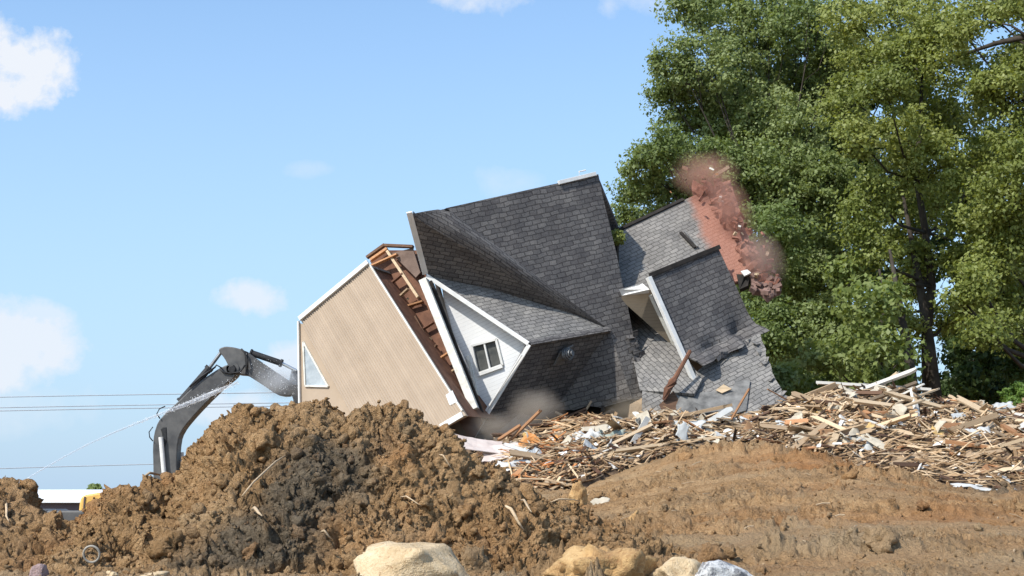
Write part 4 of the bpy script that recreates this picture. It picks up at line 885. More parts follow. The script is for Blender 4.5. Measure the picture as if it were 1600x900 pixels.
def _heap():
    u = np.linspace(590, 2010, 440); y = np.linspace(34, 51.5, 150); U, Yg = np.meshgrid(u, y); x = ((U - 800) / F * Yg).ravel(); y = Yg.ravel()
    z = heap(x, y); on = sm(.0, .12, z - bank(x, y)); z = z + on * (.10 * billow(x, y, 3.5, 141) + .06 * fbm(x * 9, y * 9, o=3, seed=143)) - .25 * (1 - on)
    m = simple('rubble', (.055, .035, .022), (.20, .135, .085), 5, .95, bs=.8, bd=.05)
    tag(raw('rubble_heap', np.stack([x, y, z], 1), gridfaces(440, 150), m), 'heap of crushed rubble and soil under the broken timber beside the fallen house', 'rubble', kind='stuff')
_heap()
def frame_on_heap(x, y, ang, roll, jit):
    e = .25; zx = float(heap(x + e, y) - heap(x - e, y)) / (2 * e); zy = float(heap(x, y + e) - heap(x, y - e)) / (2 * e)
    n = V_((-zx, -zy * .8, 1)) + V_((RNG.normal() * jit, RNG.normal() * jit, 0)); n.normalize()
    d = V_((math.cos(ang), math.sin(ang), 0)); d = (d - n * d.dot(n)).normalized(); c = n.cross(d)
    n2 = n * math.cos(roll) + c * math.sin(roll); c = n2.cross(d)
    return Matrix(((d.x, c.x, n2.x, 0), (d.y, c.y, n2.y, 0), (d.z, c.z, n2.z, 0), (0, 0, 0, 1)))
def plank_mesh(seed):
    """one splintered board, unit size: length 1 along x, width 1, thickness 1"""
    r = np.random.default_rng(seed); k = 5; xs = [0, .08, .5, .92, 1]; v = []; w = [-.5, -.2, .1, .32, .5]
    rag0, rag1 = r.random(k) * .10, r.random(k) * .14; bow = r.normal() * .012
    m = MB(); top = []
    for z in (-.5, .5):
        for i, x in enumerate(xs):
            for j in range(k):
                xx = (rag0[j] if i == 0 else 1 - rag1[j] if i == 4 else x) - .5
                top.append((xx, w[j] * (1 if i in (1, 2, 3) else .92), z + bow * math.sin(x * 3.14) * 8))
    N_ = 25; fs = []
    for L in (0, N_):
        for i in range(4):
            for j in range(k - 1):
                a = L + i * k + j; q = (a, a + 1, a + k + 1, a + k); fs.append(q if L == 0 else q[::-1])
    ring = [j for j in range(k)] + [i * k + k - 1 for i in range(1, 5)] + [4 * k + j for j in range(k - 2, -1, -1)] + [i * k for i in range(3, 0, -1)]
    for i in range(len(ring)):
        a, b = ring[i], ring[(i + 1) % len(ring)]; fs.append((b, a, a + N_, b + N_))
    m.add(top, fs); return m
PROTO = {}
for wname, wm in WOODS.items():
    for s in range(4):
        o = plank_mesh(len(PROTO) * 7 + s).build('broken_plank', wm, origin=(0, 0, 0)); PROTO[(wname, s)] = o; o['category'] = 'plank'; del o['_o']; o['group'] = 'broken planks in the debris heap'
used_proto = set()
def place_plank(x, y, z, L, w, t, wood, s, rot, label):
    key = (wood, s); o = PROTO[key]
    if key in used_proto: o = o.copy(); C.objects.link(o)
    used_proto.add(key); o.matrix_world = Matrix.Translation((x, y, z)) @ rot @ Matrix.Diagonal((L, w, t, 1)); o['label'] = label; return o
wl = list(WOODS)
def zone(u):
    return ('under the tan wall end beside the dirt mound' if u < 900 else 'in front of the dark gap under the main roof' if u < 1060 else 'below the pale lower roof' if u < 1240 else 'on the tall crest of the heap before the trees' if u < 1450 else 'at the far end of the heap by the shaded woods')
npl = 0
while npl < 280:
    s = RNG.random(); y = YF - 2.4 + 7.8 * s ** .8
    u = 750 + 930 * RNG.random() ** .8; x = (u - 800) / F * y; hz0 = float(heap(x, y))
    if hz0 - float(bank(x, y)) < .10: continue
    if u < 1020 and RNG.random() < .35: continue
    big = RNG.random(); L = .6 + 2.0 * big ** 2; w = .08 + .14 * RNG.random(); t = .03 + .025 * RNG.random()
    if npl % 7 == 0: L, w, t = 2.4 + 1.3 * big, .14, .08
    wood = RNG.choice(wl, p=[.30, .31, .15, .12, .12]); ang = 1.5 * float(vn(np.array([x * .55]), np.array([y * .55]), seed=161)[0]) + RNG.normal() * .42 + (math.pi if RNG.random() < .5 else 0)
    rot = frame_on_heap(x, y, ang, RNG.normal() * .5, .22)
    place_plank(x, y, hz0 + .03 + .22 * RNG.random() ** 2, L, w, t, str(wood), int(RNG.integers(4)), rot, f'{wood} splintered plank lying {zone(u)}')
    npl += 1
# splinters, lath and chips too many to count, one object per look
def splinters(name, wood, n, label, l0, l1, w0, w1, seed, ul=745, uh=1690, t=.018, jit=.3):
    r = np.random.default_rng(seed); y = YF - 3.6 + 9 * r.random(n * 3) ** .85; u = ul + (uh - ul) * r.random(n * 3); x = (u - 800) / F * y; z = heap(x, y); ok = (z - bank(x, y) > .06); x, y, z = x[ok][:n], y[ok][:n], z[ok][:n]; n = len(x)
    e = .25; zx = (heap(x + e, y) - heap(x - e, y)) / (2 * e); zy = (heap(x, y + e) - heap(x, y - e)) / (2 * e)
    nn = np.stack([-zx, -zy * .8, np.ones(n)], 1) + r.normal(size=(n, 3)) * jit; nn /= np.linalg.norm(nn, axis=1)[:, None]
    a = r.normal(size=n) * .55 + 1.6 * vn(x * .7, y * .7, seed=163); d = np.stack([np.cos(a), np.sin(a), a * 0], 1); d -= nn * (d * nn).sum(1)[:, None]; d /= np.linalg.norm(d, axis=1)[:, None]; c = np.cross(nn, d)
    L = (l0 + (l1 - l0) * r.random(n) ** 2)[:, None]; w = (w0 + (w1 - w0) * r.random(n) ** 2)[:, None]; p = np.stack([x, y, z + .02 + .16 * r.random(n) ** 2], 1)
    vs = []
    for sz in (-1, 1):
        for sx, sy in ((-1, -1), (1, -1), (1, 1), (-1, 1)): vs.append(p + d * L * (.5 * sx * (.75 + .5 * r.random((n, 1)))) + c * w * .5 * sy + nn * t * sz * .5)
    v = np.stack(vs, 1).reshape(-1, 3); f = np.array([(3, 2, 1, 0), (4, 5, 6, 7), (0, 1, 5, 4), (1, 2, 6, 5), (2, 3, 7, 6), (3, 0, 4, 7)]); f = (f[None] + (np.arange(n) * 8)[:, None, None]).reshape(-1, 4)
    tag(raw(name, v, f, wood, smooth=False), label, 'debris', kind='stuff')
def vary(name, c1, c2, c3, scale=2.2):
    m, t, b, o = newmat(name); f = noise(t, scale, 3, .7); c = ramp(t, f, ((.3, c1), (.5, c2), (.68, c3))); t.links.new(c, b.inputs['Base Color']); b.inputs['Roughness'].default_value = .9; return m
splinters('wood_splinters', vary('splinter_brown', (.11, .06, .032), (.30, .19, .10), (.42, .30, .18), 1.6), 4200, 'brown and grey wood splinters covering the debris heap', .12, .9, .02, .09, 1)
splinters('lath_strips', vary('splinter_tan', (.34, .22, .12), (.54, .39, .24), (.64, .5, .35), 2.1), 2600, 'pale tan lath strips strewn through the debris heap', .15, 1.1, .02, .07, 2)
splinters('plaster_chips', vary('plaster_chip', (.40, .38, .34), (.66, .64, .6), (.74, .72, .67), 3), 480, 'small pale plaster and paint chips among the broken wood', .06, .35, .05, .2, 3)
splinters('charred_splinters', vary('splinter_dark', (.02, .014, .01), (.06, .035, .022), (.14, .065, .035), 2), 1500, 'dark reddish splinters in the gaps of the debris heap', .15, .9, .03, .12, 4)
splinters('orange_splinters', vary('splinter_orange', (.22, .075, .025), (.42, .17, .06), (.46, .25, .12), 2), 420, 'orange brown broken wood by the foot of the white gable', .1, .6, .03, .12, 5, 790, 930)
# flat sheets, torn and crumpled: (pixel, size, turn, material, crumple, name, label)
M['pinkwhite'] = simple('pinkish_plaster', (.46, .37, .33), (.58, .51, .47), 2, .8, bs=.2); M['foam'] = simple('white_foam', (.40, .40, .385), (.56, .555, .54), 5, .8, bs=.3, bd=.03)
M['orange'] = simple('orange_panel', (.42, .16, .04), (.58, .27, .09), 2, .6, bs=.2); M['ply'] = simple('plywood', (.24, .12, .055), (.42, .25, .13), 2, .8, bs=.3)
M['canvas'] = simple('pale_canvas', (.37, .32, .245), (.54, .48, .38), 3, .9, bs=.4, bd=.02); M['greysheet'] = simple('grey_sheet', (.33, .34, .34), (.5, .51, .5), 3, .7, bs=.3); M['greenish'] = simple('grey_green_film', (.16, .2, .17), (.38, .41, .37), 3, .35, bs=.4, bd=.03)
M['ochre'] = simple('ochre_board', (.45, .29, .10), (.60, .42, .19), 3, .7, bs=.3)
def sheet(u, v, Y, L, w, roll, tilt, yaw, mat, crump, name, label, cat, lift=.0, t=.02):
    """roll turns it in the picture's plane sense about the depth axis, tilt leans it back, in degrees"""
    c = P(u, v, Y - (.45 if Y > 39 else .1)); nx_, ny_ = 12, 9; sd_ = int(u + v); m = MB(); pts = []
    r = np.random.default_rng(sd_); jg = .04 if crump < .09 else .11; sk = lambda n: np.convolve(r.normal(size=n + 2), [.3, .5, .3], 'valid'); ex, ey = 1 + jg * 1.3 * sk(ny_), 1 + jg * 1.5 * sk(nx_)
    for sgn in (-.5, .5):
        for i in range(nx_):
            for j in range(ny_):
                a, b = (i / (nx_ - 1) - .5) * L * ex[j], (j / (ny_ - 1) - .5) * w * ey[i]
                h = crump * (float(fbm(np.array([a * 2.2 / max(L, w) * 2 + sd_]), np.array([b * 2.2 / max(L, w) * 2]), o=3, seed=sd_ % 97)[0])) * min(L, w) + sgn * t
                pts.append(V_((a, b, h)))
    rot = Matrix.Rotation(R(yaw), 4, 'Z') @ Matrix.Rotation(R(-roll), 4, 'Y') @ Matrix.Rotation(R(tilt), 4, 'X')
    pts = [rot @ p + c for p in pts]; n0 = nx_ * ny_; fs = []
    for i in range(nx_ - 1):
        for j in range(ny_ - 1):
            a = i * ny_ + j; q = (a, a + 1, a + ny_ + 1, a + ny_); fs += [q, tuple(n0 + k for k in q[::-1])]
    ring = [j for j in range(ny_)] + [i * ny_ + ny_ - 1 for i in range(1, nx_)] + [(nx_ - 1) * ny_ + j for j in range(ny_ - 2, -1, -1)] + [i * ny_ for i in range(nx_ - 2, 0, -1)]
    fs += [(ring[(i + 1) % len(ring)], ring[i], ring[i] + n0, ring[(i + 1) % len(ring)] + n0) for i in range(len(ring))]
    m.add(pts, fs); o = m.build(name, mat, smooth=crump > .1); return tag(o, label, cat, 'torn sheets and panels in the debris')
WH = WOODS
for a in (
    (742, 694, 41.2, 1.5, .9, -9, 24, 8, M['pinkwhite'], .03, 'plaster_slab', 'long pinkish white slab lying just under the white gable foot', 'slab'),
    (782, 707, 40.9, .95, .7, 6, 38, -10, M['pinkwhite'], .03, 'plaster_slab', 'blocky pinkish white slab tipped towards the mound, lower of two', 'slab'),
    (842, 711, 40.5, 1.7, .16, -17, 30, 4, M['trim'], .10, 'trim_strip', 'bent bright white trim strip sagging beside the orange panels', 'trim'),
    (826, 696, 41.2, .62, .5, 48, 62, 20, M['orange'], .06, 'orange_panel', 'upright splintered orange wood panel near the white strip', 'panel'),
    (853, 698, 41.4, .75, .5, 18, 55, -30, M['orange'], .12, 'orange_panel', 'bright orange crumpled panel next to the dark hollow', 'panel'),
    (869, 714, 40.6, .7, .4, -22, 40, 0, M['orange'], .10, 'orange_panel', 'low orange brown panel nearest the dirt at the end of the white strip', 'panel'),
    (918, 684, 41.6, .75, .55, 10, 50, 0, M['foam'], .32, 'crumpled_sheet', 'crumpled white sheet before the dark gap under the main roof', 'sheet'),
    (962, 684, 41.5, .8, .5, -8, 45, 10, M['greenish'], .34, 'crumpled_sheet', 'crumpled grey green plastic sheet beside the crumpled white one', 'sheet'),
    (930, 670, 42.2, .8, .25, 3, 40, 0, M['canvas'], .12, 'torn_board', 'flat pale board lying above the crumpled white sheet', 'board'),
    (1006, 655, 42.3, .34, .42, 18, 70, -8, M['canvas'], .02, 'torn_board', 'clean square tan board standing at the corner of the main roof', 'board'),
    (1066, 660, 42.6, .18, .8, 40, 68, 0, M['canvas'], .04, 'pointed_shard', 'pale pointed shard leaning to its left below the pale roof', 'shard'),
    (1092, 658, 42.6, .15, .55, -38, 72, 0, M['canvas'], .04, 'pointed_shard', 'pale pointed shard leaning to its right below the pale roof', 'shard'),
    (1115, 655, 42.6, 1.2, .18, 32, 60, 0, M['greysheet'], .04, 'metal_strip', 'thin grey metal strip rising against the pale lower roof', 'strip'),
    (1085, 672, 42.0, 1.0, .3, 6, 50, 0, M['canvas'], .08, 'torn_board', 'broad cream board fragment below the two pointed shards', 'board'),
    (1184, 686, 41.4, .95, .55, -38, 58, 12, M['ply'], .05, 'plywood_piece', 'wide brown plywood piece leaning on the heap below the roof edge', 'plywood'),
    (1272, 697, 40.4, .6, .45, -52, 65, 0, M['ply'], .05, 'plywood_piece', 'dark plywood piece tilted down at the front edge of the heap', 'plywood'),
    (1314, 652, 42.2, .75, .62, -14, 62, 0, M['canvas'], .34, 'canvas_sheet', 'large crumpled cream canvas draped on the heap before the trees', 'canvas'),
    (1326, 628, 43.2, .55, .35, 15, 50, 0, M['canvas'], .25, 'canvas_sheet', 'small rounded cream canvas bundle near the crest of the heap', 'canvas'),
    (1356, 632, 43.0, 1.1, .3, -4, 40, 0, M['greysheet'], .1, 'grey_panel', 'long grey brown panel lying just below the heap crest', 'panel'),
    (1522, 633, 43.4, .6, .34, -8, 50, 0, M['canvas'], .28, 'pale_bundle', 'pale hump of sheeting at the skyline of the far heap end', 'sheet'),
    (1568, 636, 43.6, .6, .3, 0, 50, 0, M['greysheet'], .2, 'grey_panel', 'grey sheet fragment on the skyline by the bright shrub', 'panel'),
    (1492, 650, 42.6, .7, .45, 20, 50, 0, M['ochre'], .22, 'ochre_board', 'ochre curled board in the middle of the far heap', 'board'),
    (1590, 690, 41.2, .75, .5, -4, 58, 0, M['ochre'], .14, 'ochre_board', 'ochre tray like board above a dark hollow at the frame edge', 'board'),
    (1586, 738, 38.6, .9, .4, 14, 40, 0, M['ochre'], .16, 'ochre_board', 'ochre crumpled board low at the frame edge near white foam', 'board'),
    (1482, 714, 40.2, .7, .5, -12, 60, 0, M['foam'], .25, 'plasterboard', 'torn white panel with a brown timber across it', 'panel'),
    (1464, 712, 40.0, .14, .75, 6, 75, 0, M['canvas'], .06, 'torn_board', 'upright cream board end at the side of the torn white panel', 'board'),
    (1494, 732, 39.2, .75, .3, -10, 40, 0, M['foam'], .25, 'plasterboard', 'low torn white panel lying on loose boards', 'panel'),
    (1512, 690, 41.0, .7, .3, 4, 45, 0, M['canvas'], .12, 'torn_board', 'pale ragged board in the middle of the far heap', 'board'),
    (1232, 704, 39.6, .34, .22, -20, 40, 0, M['foam'], .1, 'white_scrap', 'small bright white scrap at the foot of the heap near plywood', 'scrap'),
    (1322, 712, 39.6, .7, .3, -18, 40, 0, M['greysheet'], .2, 'grey_panel', 'crumpled grey sheet at the front edge of the heap', 'panel'),
    (1404, 650, 42.4, .4, .16, 0, 50, 0, M['foam'], .1, 'white_scrap', 'small white slab high on the heap below its crest', 'scrap'),
    (1062, 715, 39.6, .45, .28, 20, 45, 0, M['canvas'], .06, 'torn_board', 'pale split board at the edge of the soil below the pointed shards', 'board'),
    (938, 783, 30.5, .36, .18, 12, 40, 0, M['canvas'], .12, 'torn_board', 'lone cream board scrap lying out on the bare dirt', 'board'),
    (1536, 762, 35.6, 1.5, .35, -4, 18, 0, M['foam'], .16, 'foam_strip', 'long white foam strip on the soil at the foot of the far heap', 'foam'),
    (1592, 762, 36.0, .9, .4, -8, 25, 0, M['foam'], .3, 'foam_strip', 'bulky white foam lump at the frame edge on the soil', 'foam'),
    (1436, 662, 42.2, .9, .2, -24, 45, 0, M['canvas'], .05, 'torn_board', 'narrow cream board slanting down the middle of the heap', 'board'),
    (1548, 664, 42.2, .8, .5, -30, 50, 0, M['greysheet'], .18, 'grey_panel', 'bent pale grey sheet leaning on the far heap', 'panel'),
): sheet(*a)
FRAG = (('cream', M['canvas']), ('grey', M['greysheet']), ('white', M['foam']), ('plywood', M['ply']), ('ochre', M['ochre']))
for k in range(60):
    y = YF + .2 + 4.6 * RNG.random(); u = 775 + 900 * RNG.random(); x = (u - 800) / F * y; z = float(heap(x, y)) + .16
    if z - float(bank(x, y)) < .25: continue
    cn, mt = FRAG[(0, 1, 0, 2, 3, 0, 1, 4)[k % 8]]; vv = 800 - (z - CZ) / y * F
    sheet(u, vv, y + (.45 if y + .45 > 39 else .1), .35 + .6 * RNG.random(), .16 + .3 * RNG.random(), RNG.normal() * 28, 25 + 35 * RNG.random(), RNG.normal() * 30, mt, .05 + .15 * RNG.random(), 'board_fragment', f'{cn} torn board fragment lying {zone(u)}', 'board')
for (u0, v0, u1, v1, Y0, Y1, w, t, wood, lab) in (
    (795, 690, 846, 640, 41.6, 41.9, .09, .05, 'orange brown', 'thin orange lath standing almost upright before the dark dormer'),
    (778, 688, 814, 664, 41.3, 41.8, .1, .06, 'orange brown', 'orange brown lath leaning low against the dust by the gable foot'),
    (840, 755, 985, 700, 39.3, 40.3, .13, .06, 'grey brown', 'long grey weathered board sloping up from the soil, lowest of the pair'),
    (855, 735, 975, 712, 39.8, 40.4, .14, .06, 'pale tan', 'long pale board lying over the weathered boards near the soil'),
    (1210, 640, 1300, 618, 42.9, 43.4, .14, .07, 'dark brown', 'dark charred beam pointing at the lower roof corner'),
    (1245, 666, 1350, 624, 42.4, 43.3, .13, .06, 'orange brown', 'long orange brown board running up to the crest of the heap'),
    (1290, 622, 1400, 636, 43.2, 43.3, .12, .06, 'orange brown', 'orange brown board lying along the crest of the heap'),
    (1375, 605, 1430, 622, 43.6, 43.5, .2, .07, 'orange brown', 'broad red brown board at the very top of the heap'),
    (1330, 638, 1470, 634, 42.8, 42.9, .12, .06, 'pale tan', 'long level pale board just under the crest of the heap'),
    (1195, 675, 1320, 680, 41.6, 41.4, .11, .05, 'pale tan', 'long pale board lying level below the canvas sheet'),
    (1320, 704, 1470, 692, 40.6, 41.1, .11, .06, 'dark brown', 'long dark board sloping across the middle of the heap'),
    (1340, 686, 1400, 712, 41.2, 40.2, .12, .05, 'pale tan', 'cream board pointing down the slope at the front of the heap'),
    (1330, 722, 1420, 716, 39.8, 40.0, .1, .05, 'pale tan', 'level pale board near the soil in front of the heap'),
    (1300, 712, 1385, 744, 40.2, 38.6, .1, .05, 'grey brown', 'grey board slanting down to the soil at the front of the heap'),
    (1468, 704, 1515, 730, 39.9, 39.2, .17, .07, 'grey brown', 'heavy brown timber laid across the torn white panel'),
    (1500, 690, 1590, 655, 40.8, 41.9, .13, .06, 'pale tan', 'wide pale board rising towards the frame edge'),
    (1100, 690, 1210, 640, 41.4, 42.6, .09, .05, 'dark brown', 'thin dark pole leaning up towards the lower roof corner'),
    (1140, 660, 1172, 605, 42.4, 43.3, .05, .05, 'orange brown', 'thin brown stick standing against the bare roof patch'),
): 
    a, b = P(u0, v0, Y0), P(u1, v1, Y1); d = (b - a); L = d.length; d.normalize(); n = V_((0, -.45, .9)); n = (n - d * n.dot(d)).normalized(); c = n.cross(d)
    rot = Matrix(((d.x, c.x, n.x, 0), (d.y, c.y, n.y, 0), (d.z, c.z, n.z, 0), (0, 0, 0, 1))); mid = (a + b) / 2
    k = int(u0 + v0) % 4
    o = place_plank(mid.x, mid.y, mid.z, L, w, t, wood, k, rot, lab)
for (key, o) in PROTO.items():
    if key not in used_proto: bpy.data.objects.remove(o)
# the snapped post standing up through the lower roof
m = MB(); a, b = P(1046, 606, 44.4), P(1079, 547, 44.9); pts = [a + V_((-.16, .05, -.35)), a + V_((-.05, 0, -.05)), a.lerp(b, .15), a.lerp(b, .24), a.lerp(b, .5), b.lerp(a, .03), b]
m.tube(pts, [.06, .12, .13, .075, .065, .06, .02], 7); tag(m.build('snapped_post', M['floorwood'], bevel=.0), 'snapped red brown post sticking up through the pale lower roof', 'post')
# twigs and roots in the mound and on the bank
tw = MB()
def ground_pt(src, u, v):
    y = src[:, 1]; uu = src[:, 0] / y * F + 800; vv = 800 - (src[:, 2] - CZ) / y * F; d = (uu - u) ** 2 + (vv - v) ** 2; best = np.where(d < d.min() + 30)[0]; i = best[np.argmin(y[best])]; return V_(src[i])
for (u0, v0, u1, v1, r) in ((385, 776, 452, 716, .012), (792, 795, 822, 830, .02), (812, 780, 826, 800, .014), (860, 782, 905, 740, .01), (690, 712, 712, 735, .008), (395, 798, 412, 812, .02), (505, 835, 525, 846, .012), (625, 775, 660, 798, .008), (17, 785, 24, 812, .016), (228, 745, 262, 742, .018)):
    src = LV if u0 < 100 else MV; a, b = ground_pt(src, u0, v0), ground_pt(src, u1, v1); mid = a.lerp(b, .5) + V_((0, -.08, .05))
    m = MB(); m.tube([a + V_((0, -.03, .02)), a.lerp(mid, .5) + V_((.01, -.06, .03)), mid, b.lerp(mid, .4) + V_((-.01, -.05, .02)), b + V_((0, -.03, .02))], [r * .7, r, r, r * .8, r * .4], 6)
    lab = {385: 'long thin root running up the dark patch of the big mound', 792: 'thick pale root curving over a hollow at the mound side', 812: 'short pale root above the thick curved one', 860: 'thin straw stem at the edge of the wood debris', 690: 'fine rootlet near the pinkish slabs', 395: 'stubby cream stick on the dark soil', 505: 'small cream twig above the tan boulder', 625: 'fine twig beside a dark hollow in the mound', 17: 'pale bent stick on the smaller mound', 228: 'flat tan splinter by the excavator arm foot'}[u0]
    tag(m.build('root', WOODS['pale tan'], smooth=True), lab, 'root', 'roots and twigs in the dirt mounds')
def straw():
    n = 170; i = RNG.choice(np.where((BV[:, 1] > 15) & (BV[:, 1] < 38))[0], n); m = MB()
    for k in i:
        p = V_(BV[k]); L = (.06 + .25 * RNG.random()) * (p.y / 22); a = RNG.random() * 6.28; d = V_((math.cos(a), math.sin(a), RNG.normal() * .15)) * L; r = .004 + .008 * RNG.random()
        m.tube([p + V_((0, 0, .02)) - d * .5, p + V_((0, 0, .035)), p + V_((0, 0, .02)) + d * .5], r, 4)
    tag(m.build('straw_bits', WOODS['pale tan'], origin=(0, 0, 0)), 'thin straw and splinter bits littering the flat dirt', 'litter', kind='stuff')
straw()

# ------------------------------------------------------------------ boulders, ring, stones
def rockmat(name, c1, c2, c3, speck=0):
    m, t, b, o = newmat(name); f1, f2, f3 = noise(t, 2.5, 6, .65), noise(t, 22, 5, .7), noise(t, 70, 2, .5)
    c = ramp(t, math_(t, 'ADD', math_(t, 'MULTIPLY', f1, .6), math_(t, 'MULTIPLY', f2, .4)), ((.36, c1), (.5, c2), (.64, c3)))
    if speck: c = mixc(t, ramp(t, noise(t, 9, 6, .75), ((.46, (0, 0, 0)), (.58, (1, 1, 1)))), c, (.2, .2, .21))
    pit = ramp(t, noise(t, 13, 5, .8), ((.33, (.45, .33, .25)), (.42, (1, 1, 1)))); c = mixc(t, 1.0, c, pit, 'MULTIPLY')
    t.links.new(c, b.inputs['Base Color']); b.inputs['Roughness'].default_value = .92; bump(t, b, math_(t, 'ADD', f2, math_(t, 'MULTIPLY', f3, .5)), .9, .03); return m
RT = rockmat('sandstone', (.44, .31, .17), (.60, .455, .28), (.70, .56, .38)); RW = rockmat('speckled_stone', (.48, .475, .46), (.62, .615, .60), (.70, .695, .68), 1); RC = rockmat('clay_lump', (.27, .15, .065), (.46, .29, .13), (.58, .4, .2)); RP = rockmat('purplish_stone', (.22, .155, .15), (.32, .23, .22), (.4, .3, .27))
def boulder(u, v, Y, rx, rz, ry, mat, seed, label, rough=.11, cuts=16, rot=0, name='boulder', grp='boulders along the foot of the mound'):
    r = np.random.default_rng(seed); b = I4[0].copy()
    for k in range(cuts):
        n = r.normal(size=3); n /= np.linalg.norm(n); d = .58 + .25 * r.random(); s = b @ n - d; b -= np.maximum(s, 0)[:, None] * n * .92
    b *= (1 + rough * fbm(b[:, 0] * 2 + seed, b[:, 1] * 2, b[:, 2] * 2, o=6, seed=seed, rough=.68))[:, None]
    c = P(u, v, Y); a = R(rot); q = b * np.array([rx, ry, rz]); x = q[:, 0] * math.cos(a) - q[:, 2] * math.sin(a); z = q[:, 0] * math.sin(a) + q[:, 2] * math.cos(a)
    w = np.stack([x, q[:, 1], z], 1) + np.array(c); return tag(raw(name, w, I4[1], mat), label, 'boulder', grp)
boulder(634, 894, 14.9, .66, .43, .5, RT, 4, 'big tan boulder at the foot of the mound below the dark soil', rot=-8)
boulder(950, 895, 15.0, .50, .33, .45, RC, 12, 'crumbly tan clay boulder with a shaded end', rough=.3, rot=14)
boulder(880, 905, 15.0, .24, .16, .3, RC, 17, 'smaller orange clay lump against the crumbly clay boulder', rough=.3, rot=20)
boulder(1062, 903, 14.9, .27, .20, .35, RT, 23, 'smooth tan boulder touching the white speckled stone')
boulder(1128, 906, 14.7, .42, .2, .4, RW, 31, 'white and grey speckled boulder on the bare dirt', rot=-8)
boulder(62, 897, 14.9, .09, .1, .1, RP, 37, 'purplish grey stone low on the smaller mound', name='stone')
boulder(240, 908, 14.8, .22, .1, .2, RT, 41, 'half buried tan boulder right of the metal ring', rot=3)
boulder(170, 905, 14.8, .1, .08, .1, RT, 43, 'small pale stone between the ring and half buried boulder', name='stone')
boulder(905, 782, 30, .22, .32, .2, RC, 47, 'upright yellowish clay lump beside the lone board scrap', rough=.25, name='clay_lump')
boulder(992, 812, 24, .1, .17, .12, RC, 53, 'small upright clay stone out on the bare dirt', rough=.25, name='clay_lump')
boulder(1165, 757, 34.5, .42, .3, .3, RC, 59, 'grooved brown clay lump on the dirt bank below the heap', rough=.35, name='clay_lump')
rp = ground_pt(MV, 143, 868); rp = P(143, 866, rp.y - .22); m = MB(); k = 28; ringp = []
for i in range(k + 1):
    t = 2 * math.pi * i / k; ringp.append(rp + V_((.084 * math.cos(t), -.02 * math.sin(t), .084 * math.sin(t))))
m.tube(ringp, .013, 8, cap=False); m.build
tag(m.build('pipe_ring', simple('worn_pipe', (.22, .2, .17), (.36, .33, .28), 12, .6, bs=.1), smooth=True), 'small round worn pipe ring stuck in the crumbly soil', 'ring')

# ------------------------------------------------------------------ water spray
m, t, b, o = newmat('water_spray'); b.inputs['Base Color'].default_value = (.92, .94, .96, 1); b.inputs['Roughness'].default_value = .4
trn = N(t, 'ShaderNodeBsdfTransparent'); ms = N(t, 'ShaderNodeMixShader'); fn = noise(t, 6, 5, .7)
t.links.new(math_(t, 'MULTIPLY', ramp(t, fn, ((.3, (.05, .05, .05)), (.7, (.75, .75, .75)))), .75), ms.inputs[0]); t.links.new(trn.outputs[0], ms.inputs[1]); t.links.new(b.outputs[0], ms.inputs[2]); t.links.new(ms.outputs[0], o.inputs[0]); MWAT = m
jp = [(28, 758, 38), (60, 737, 39.4), (100, 714, 41), (140, 693, 42.4), (180, 675, 43.8), (220, 659, 45.2), (255, 645, 46.4), (285, 634, 47.2), (315, 622, 47.8), (345, 609, 48.1), (372, 597, 48.3)]
m = MB(); m.tube([P(*q) for q in jp], [.018, .02, .022, .025, .028, .032, .038, .06, .08, .07, .03], 10); tag(m.build('water_jet', MWAT, smooth=True), 'thin white jet of water arcing from behind the smaller mound onto the excavator arm', 'water jet')
pts = []
for k in range(800):
    t_ = .45 + .55 * RNG.random() ** .7; i = min(int(t_ * 10), 9); f_ = t_ * 10 - i; q = [jp[i][j] + (jp[i + 1][j] - jp[i][j]) * f_ for j in range(3)]; sp_ = 1.0 + 6.0 * max(0, t_ - .55) / .45
    pts.append(P(q[0] + RNG.normal() * 4, q[1] + RNG.normal() * sp_ * .8, q[2] - .05 + RNG.normal() * .1))
n1_ = len(pts)
for k in range(600): pts.append(P(*( (425 + RNG.normal() * 17, 583 + RNG.normal() * 11, 48.3) if RNG.random() < .6 else (445 + RNG.normal() * 14, 602 + RNG.normal() * 8, 48.2))))
pts = np.array([tuple(p) for p in pts]); sz = .003 + .010 * RNG.random(len(pts)) ** 3
v, f, tn = scatter(pts, np.ones((len(pts), 3)), sz, I1, 3); m_ = simple('water_drop', (.85, .88, .9), (.92, .93, .94), 3, .15, bs=0); tag(raw('water_droplets', v, f, m_, tone=tn, origin=(0, 0, 0)), 'white water droplets splashing over the excavator arm', 'water droplets', kind='stuff')

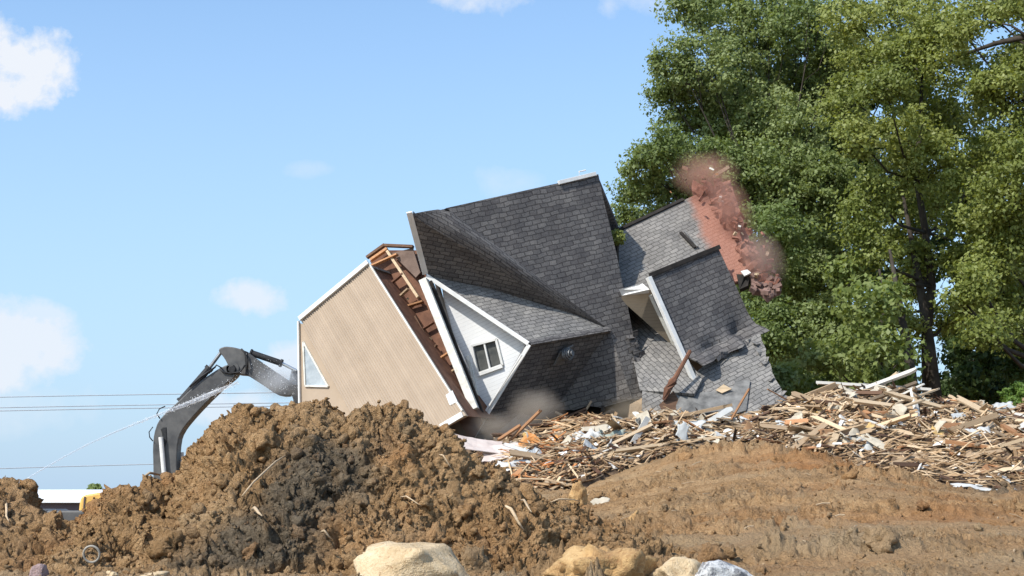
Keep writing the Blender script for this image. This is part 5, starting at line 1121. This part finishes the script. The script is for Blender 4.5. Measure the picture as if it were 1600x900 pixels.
# ------------------------------------------------------------------ dust in the air
def dust(name, c, rad, col, dens, label, scale=1.6, rotz=0, roty=0, thr=.42):
    m = bpy.data.materials.new(name); m.use_nodes = True; t = m.node_tree; t.nodes.clear(); o = N(t, 'ShaderNodeOutputMaterial'); pv = N(t, 'ShaderNodeVolumePrincipled'); t.links.new(pv.outputs[0], o.inputs['Volume'])
    pv.inputs['Color'].default_value = (*col, 1); pv.inputs['Anisotropy'].default_value = .1
    tcn = N(t, 'ShaderNodeTexCoord'); ln = N(t, 'ShaderNodeVectorMath', operation='LENGTH'); t.links.new(tcn.outputs['Object'], ln.inputs[0])
    fo_ = math_(t, 'SUBTRACT', 1.0, ln.outputs['Value'], clamp=True); nn = noise(t, scale, 5, .65, vec=tcn.outputs['Object'])
    d = math_(t, 'MULTIPLY', math_(t, 'MULTIPLY', math_(t, 'SUBTRACT', math_(t, 'ADD', nn, math_(t, 'MULTIPLY', fo_, .45)), thr, clamp=True), math_(t, 'POWER', fo_, .8)), dens * 4)
    t.links.new(d, pv.inputs['Density'])
    o = raw(name, I3[0], I3[1], m, origin=(0, 0, 0)); o.location = c; o.scale = rad; o.rotation_euler = (0, roty, rotz); return tag(o, label, 'dust cloud', kind='stuff')
RD = (.74, .42, .32)
dust('brick_dust', PF(1098, 297, -.7), (1.25, .9, .9), RD, .85, 'reddish brick dust bursting above the torn top corner of the far roof')
dust('brick_dust', PF(1135, 350, -.7), (.8, .8, 1.5), RD, .9, 'reddish brick dust streaming down the torn end of the far roof', roty=R(-24))
dust('brick_dust', PF(1185, 425, -.6), (.8, .7, 1.1), (.72, .5, .42), 1.1, 'brick dust trailing round the hanging masonry', roty=R(-35))
dust('soil_dust', P(835, 640, 43.6), (.95, .7, .75), (.62, .55, .47), 1.4, 'brown dust puff before the dark dormer slope')
dust('soil_dust', P(770, 668, 43.0), (1.2, .7, .55), (.62, .55, .47), .9, 'thin brown dust round the foot of the white gable')
dust('soil_dust', P(985, 640, 44.0), (.9, .7, .5), (.55, .47, .36), .8, 'thin tan dust at the lower corner of the main roof')
dust('water_mist', P(435, 596, 48.6), (1.0, .8, .65), (.95, .97, 1), 1.0, 'pale water mist where the excavator arm meets the wall')
# bits flying in the dust
for k, (u, v, s, mt) in enumerate(((1069, 279, .09, 'dark brown'), (1112, 264, .08, 'white painted'), (1120, 272, .05, 'orange brown'), (1100, 280, .06, 'dark brown'), (1160, 365, .06, 'pale tan'), (1048, 300, .04, 'orange brown'))):
    c0 = P(u, v, 48.2); m = MB(); d = V_((RNG.normal(), .2, RNG.normal())).normalized() * s; m.beam(c0 - d, c0 + d, s * .7, s * .5, (0, 1, .1))
    tag(m.build('flying_chunk', WOODS[mt]), ('dark fragment thrown up at the left of the red dust', 'pale chunk thrown highest above the red dust', 'small brown bit just under the highest pale chunk', 'dark crumb in the middle of the red dust', 'pale splinter flung off the torn roof end', 'tiny brown bit at the outer rim of the red dust')[k].replace('at the left of', 'on the sky side of'), 'fragment', 'fragments flying in the dust')
for o in bpy.data.objects:
    if '_o' in o.keys(): del o['_o']
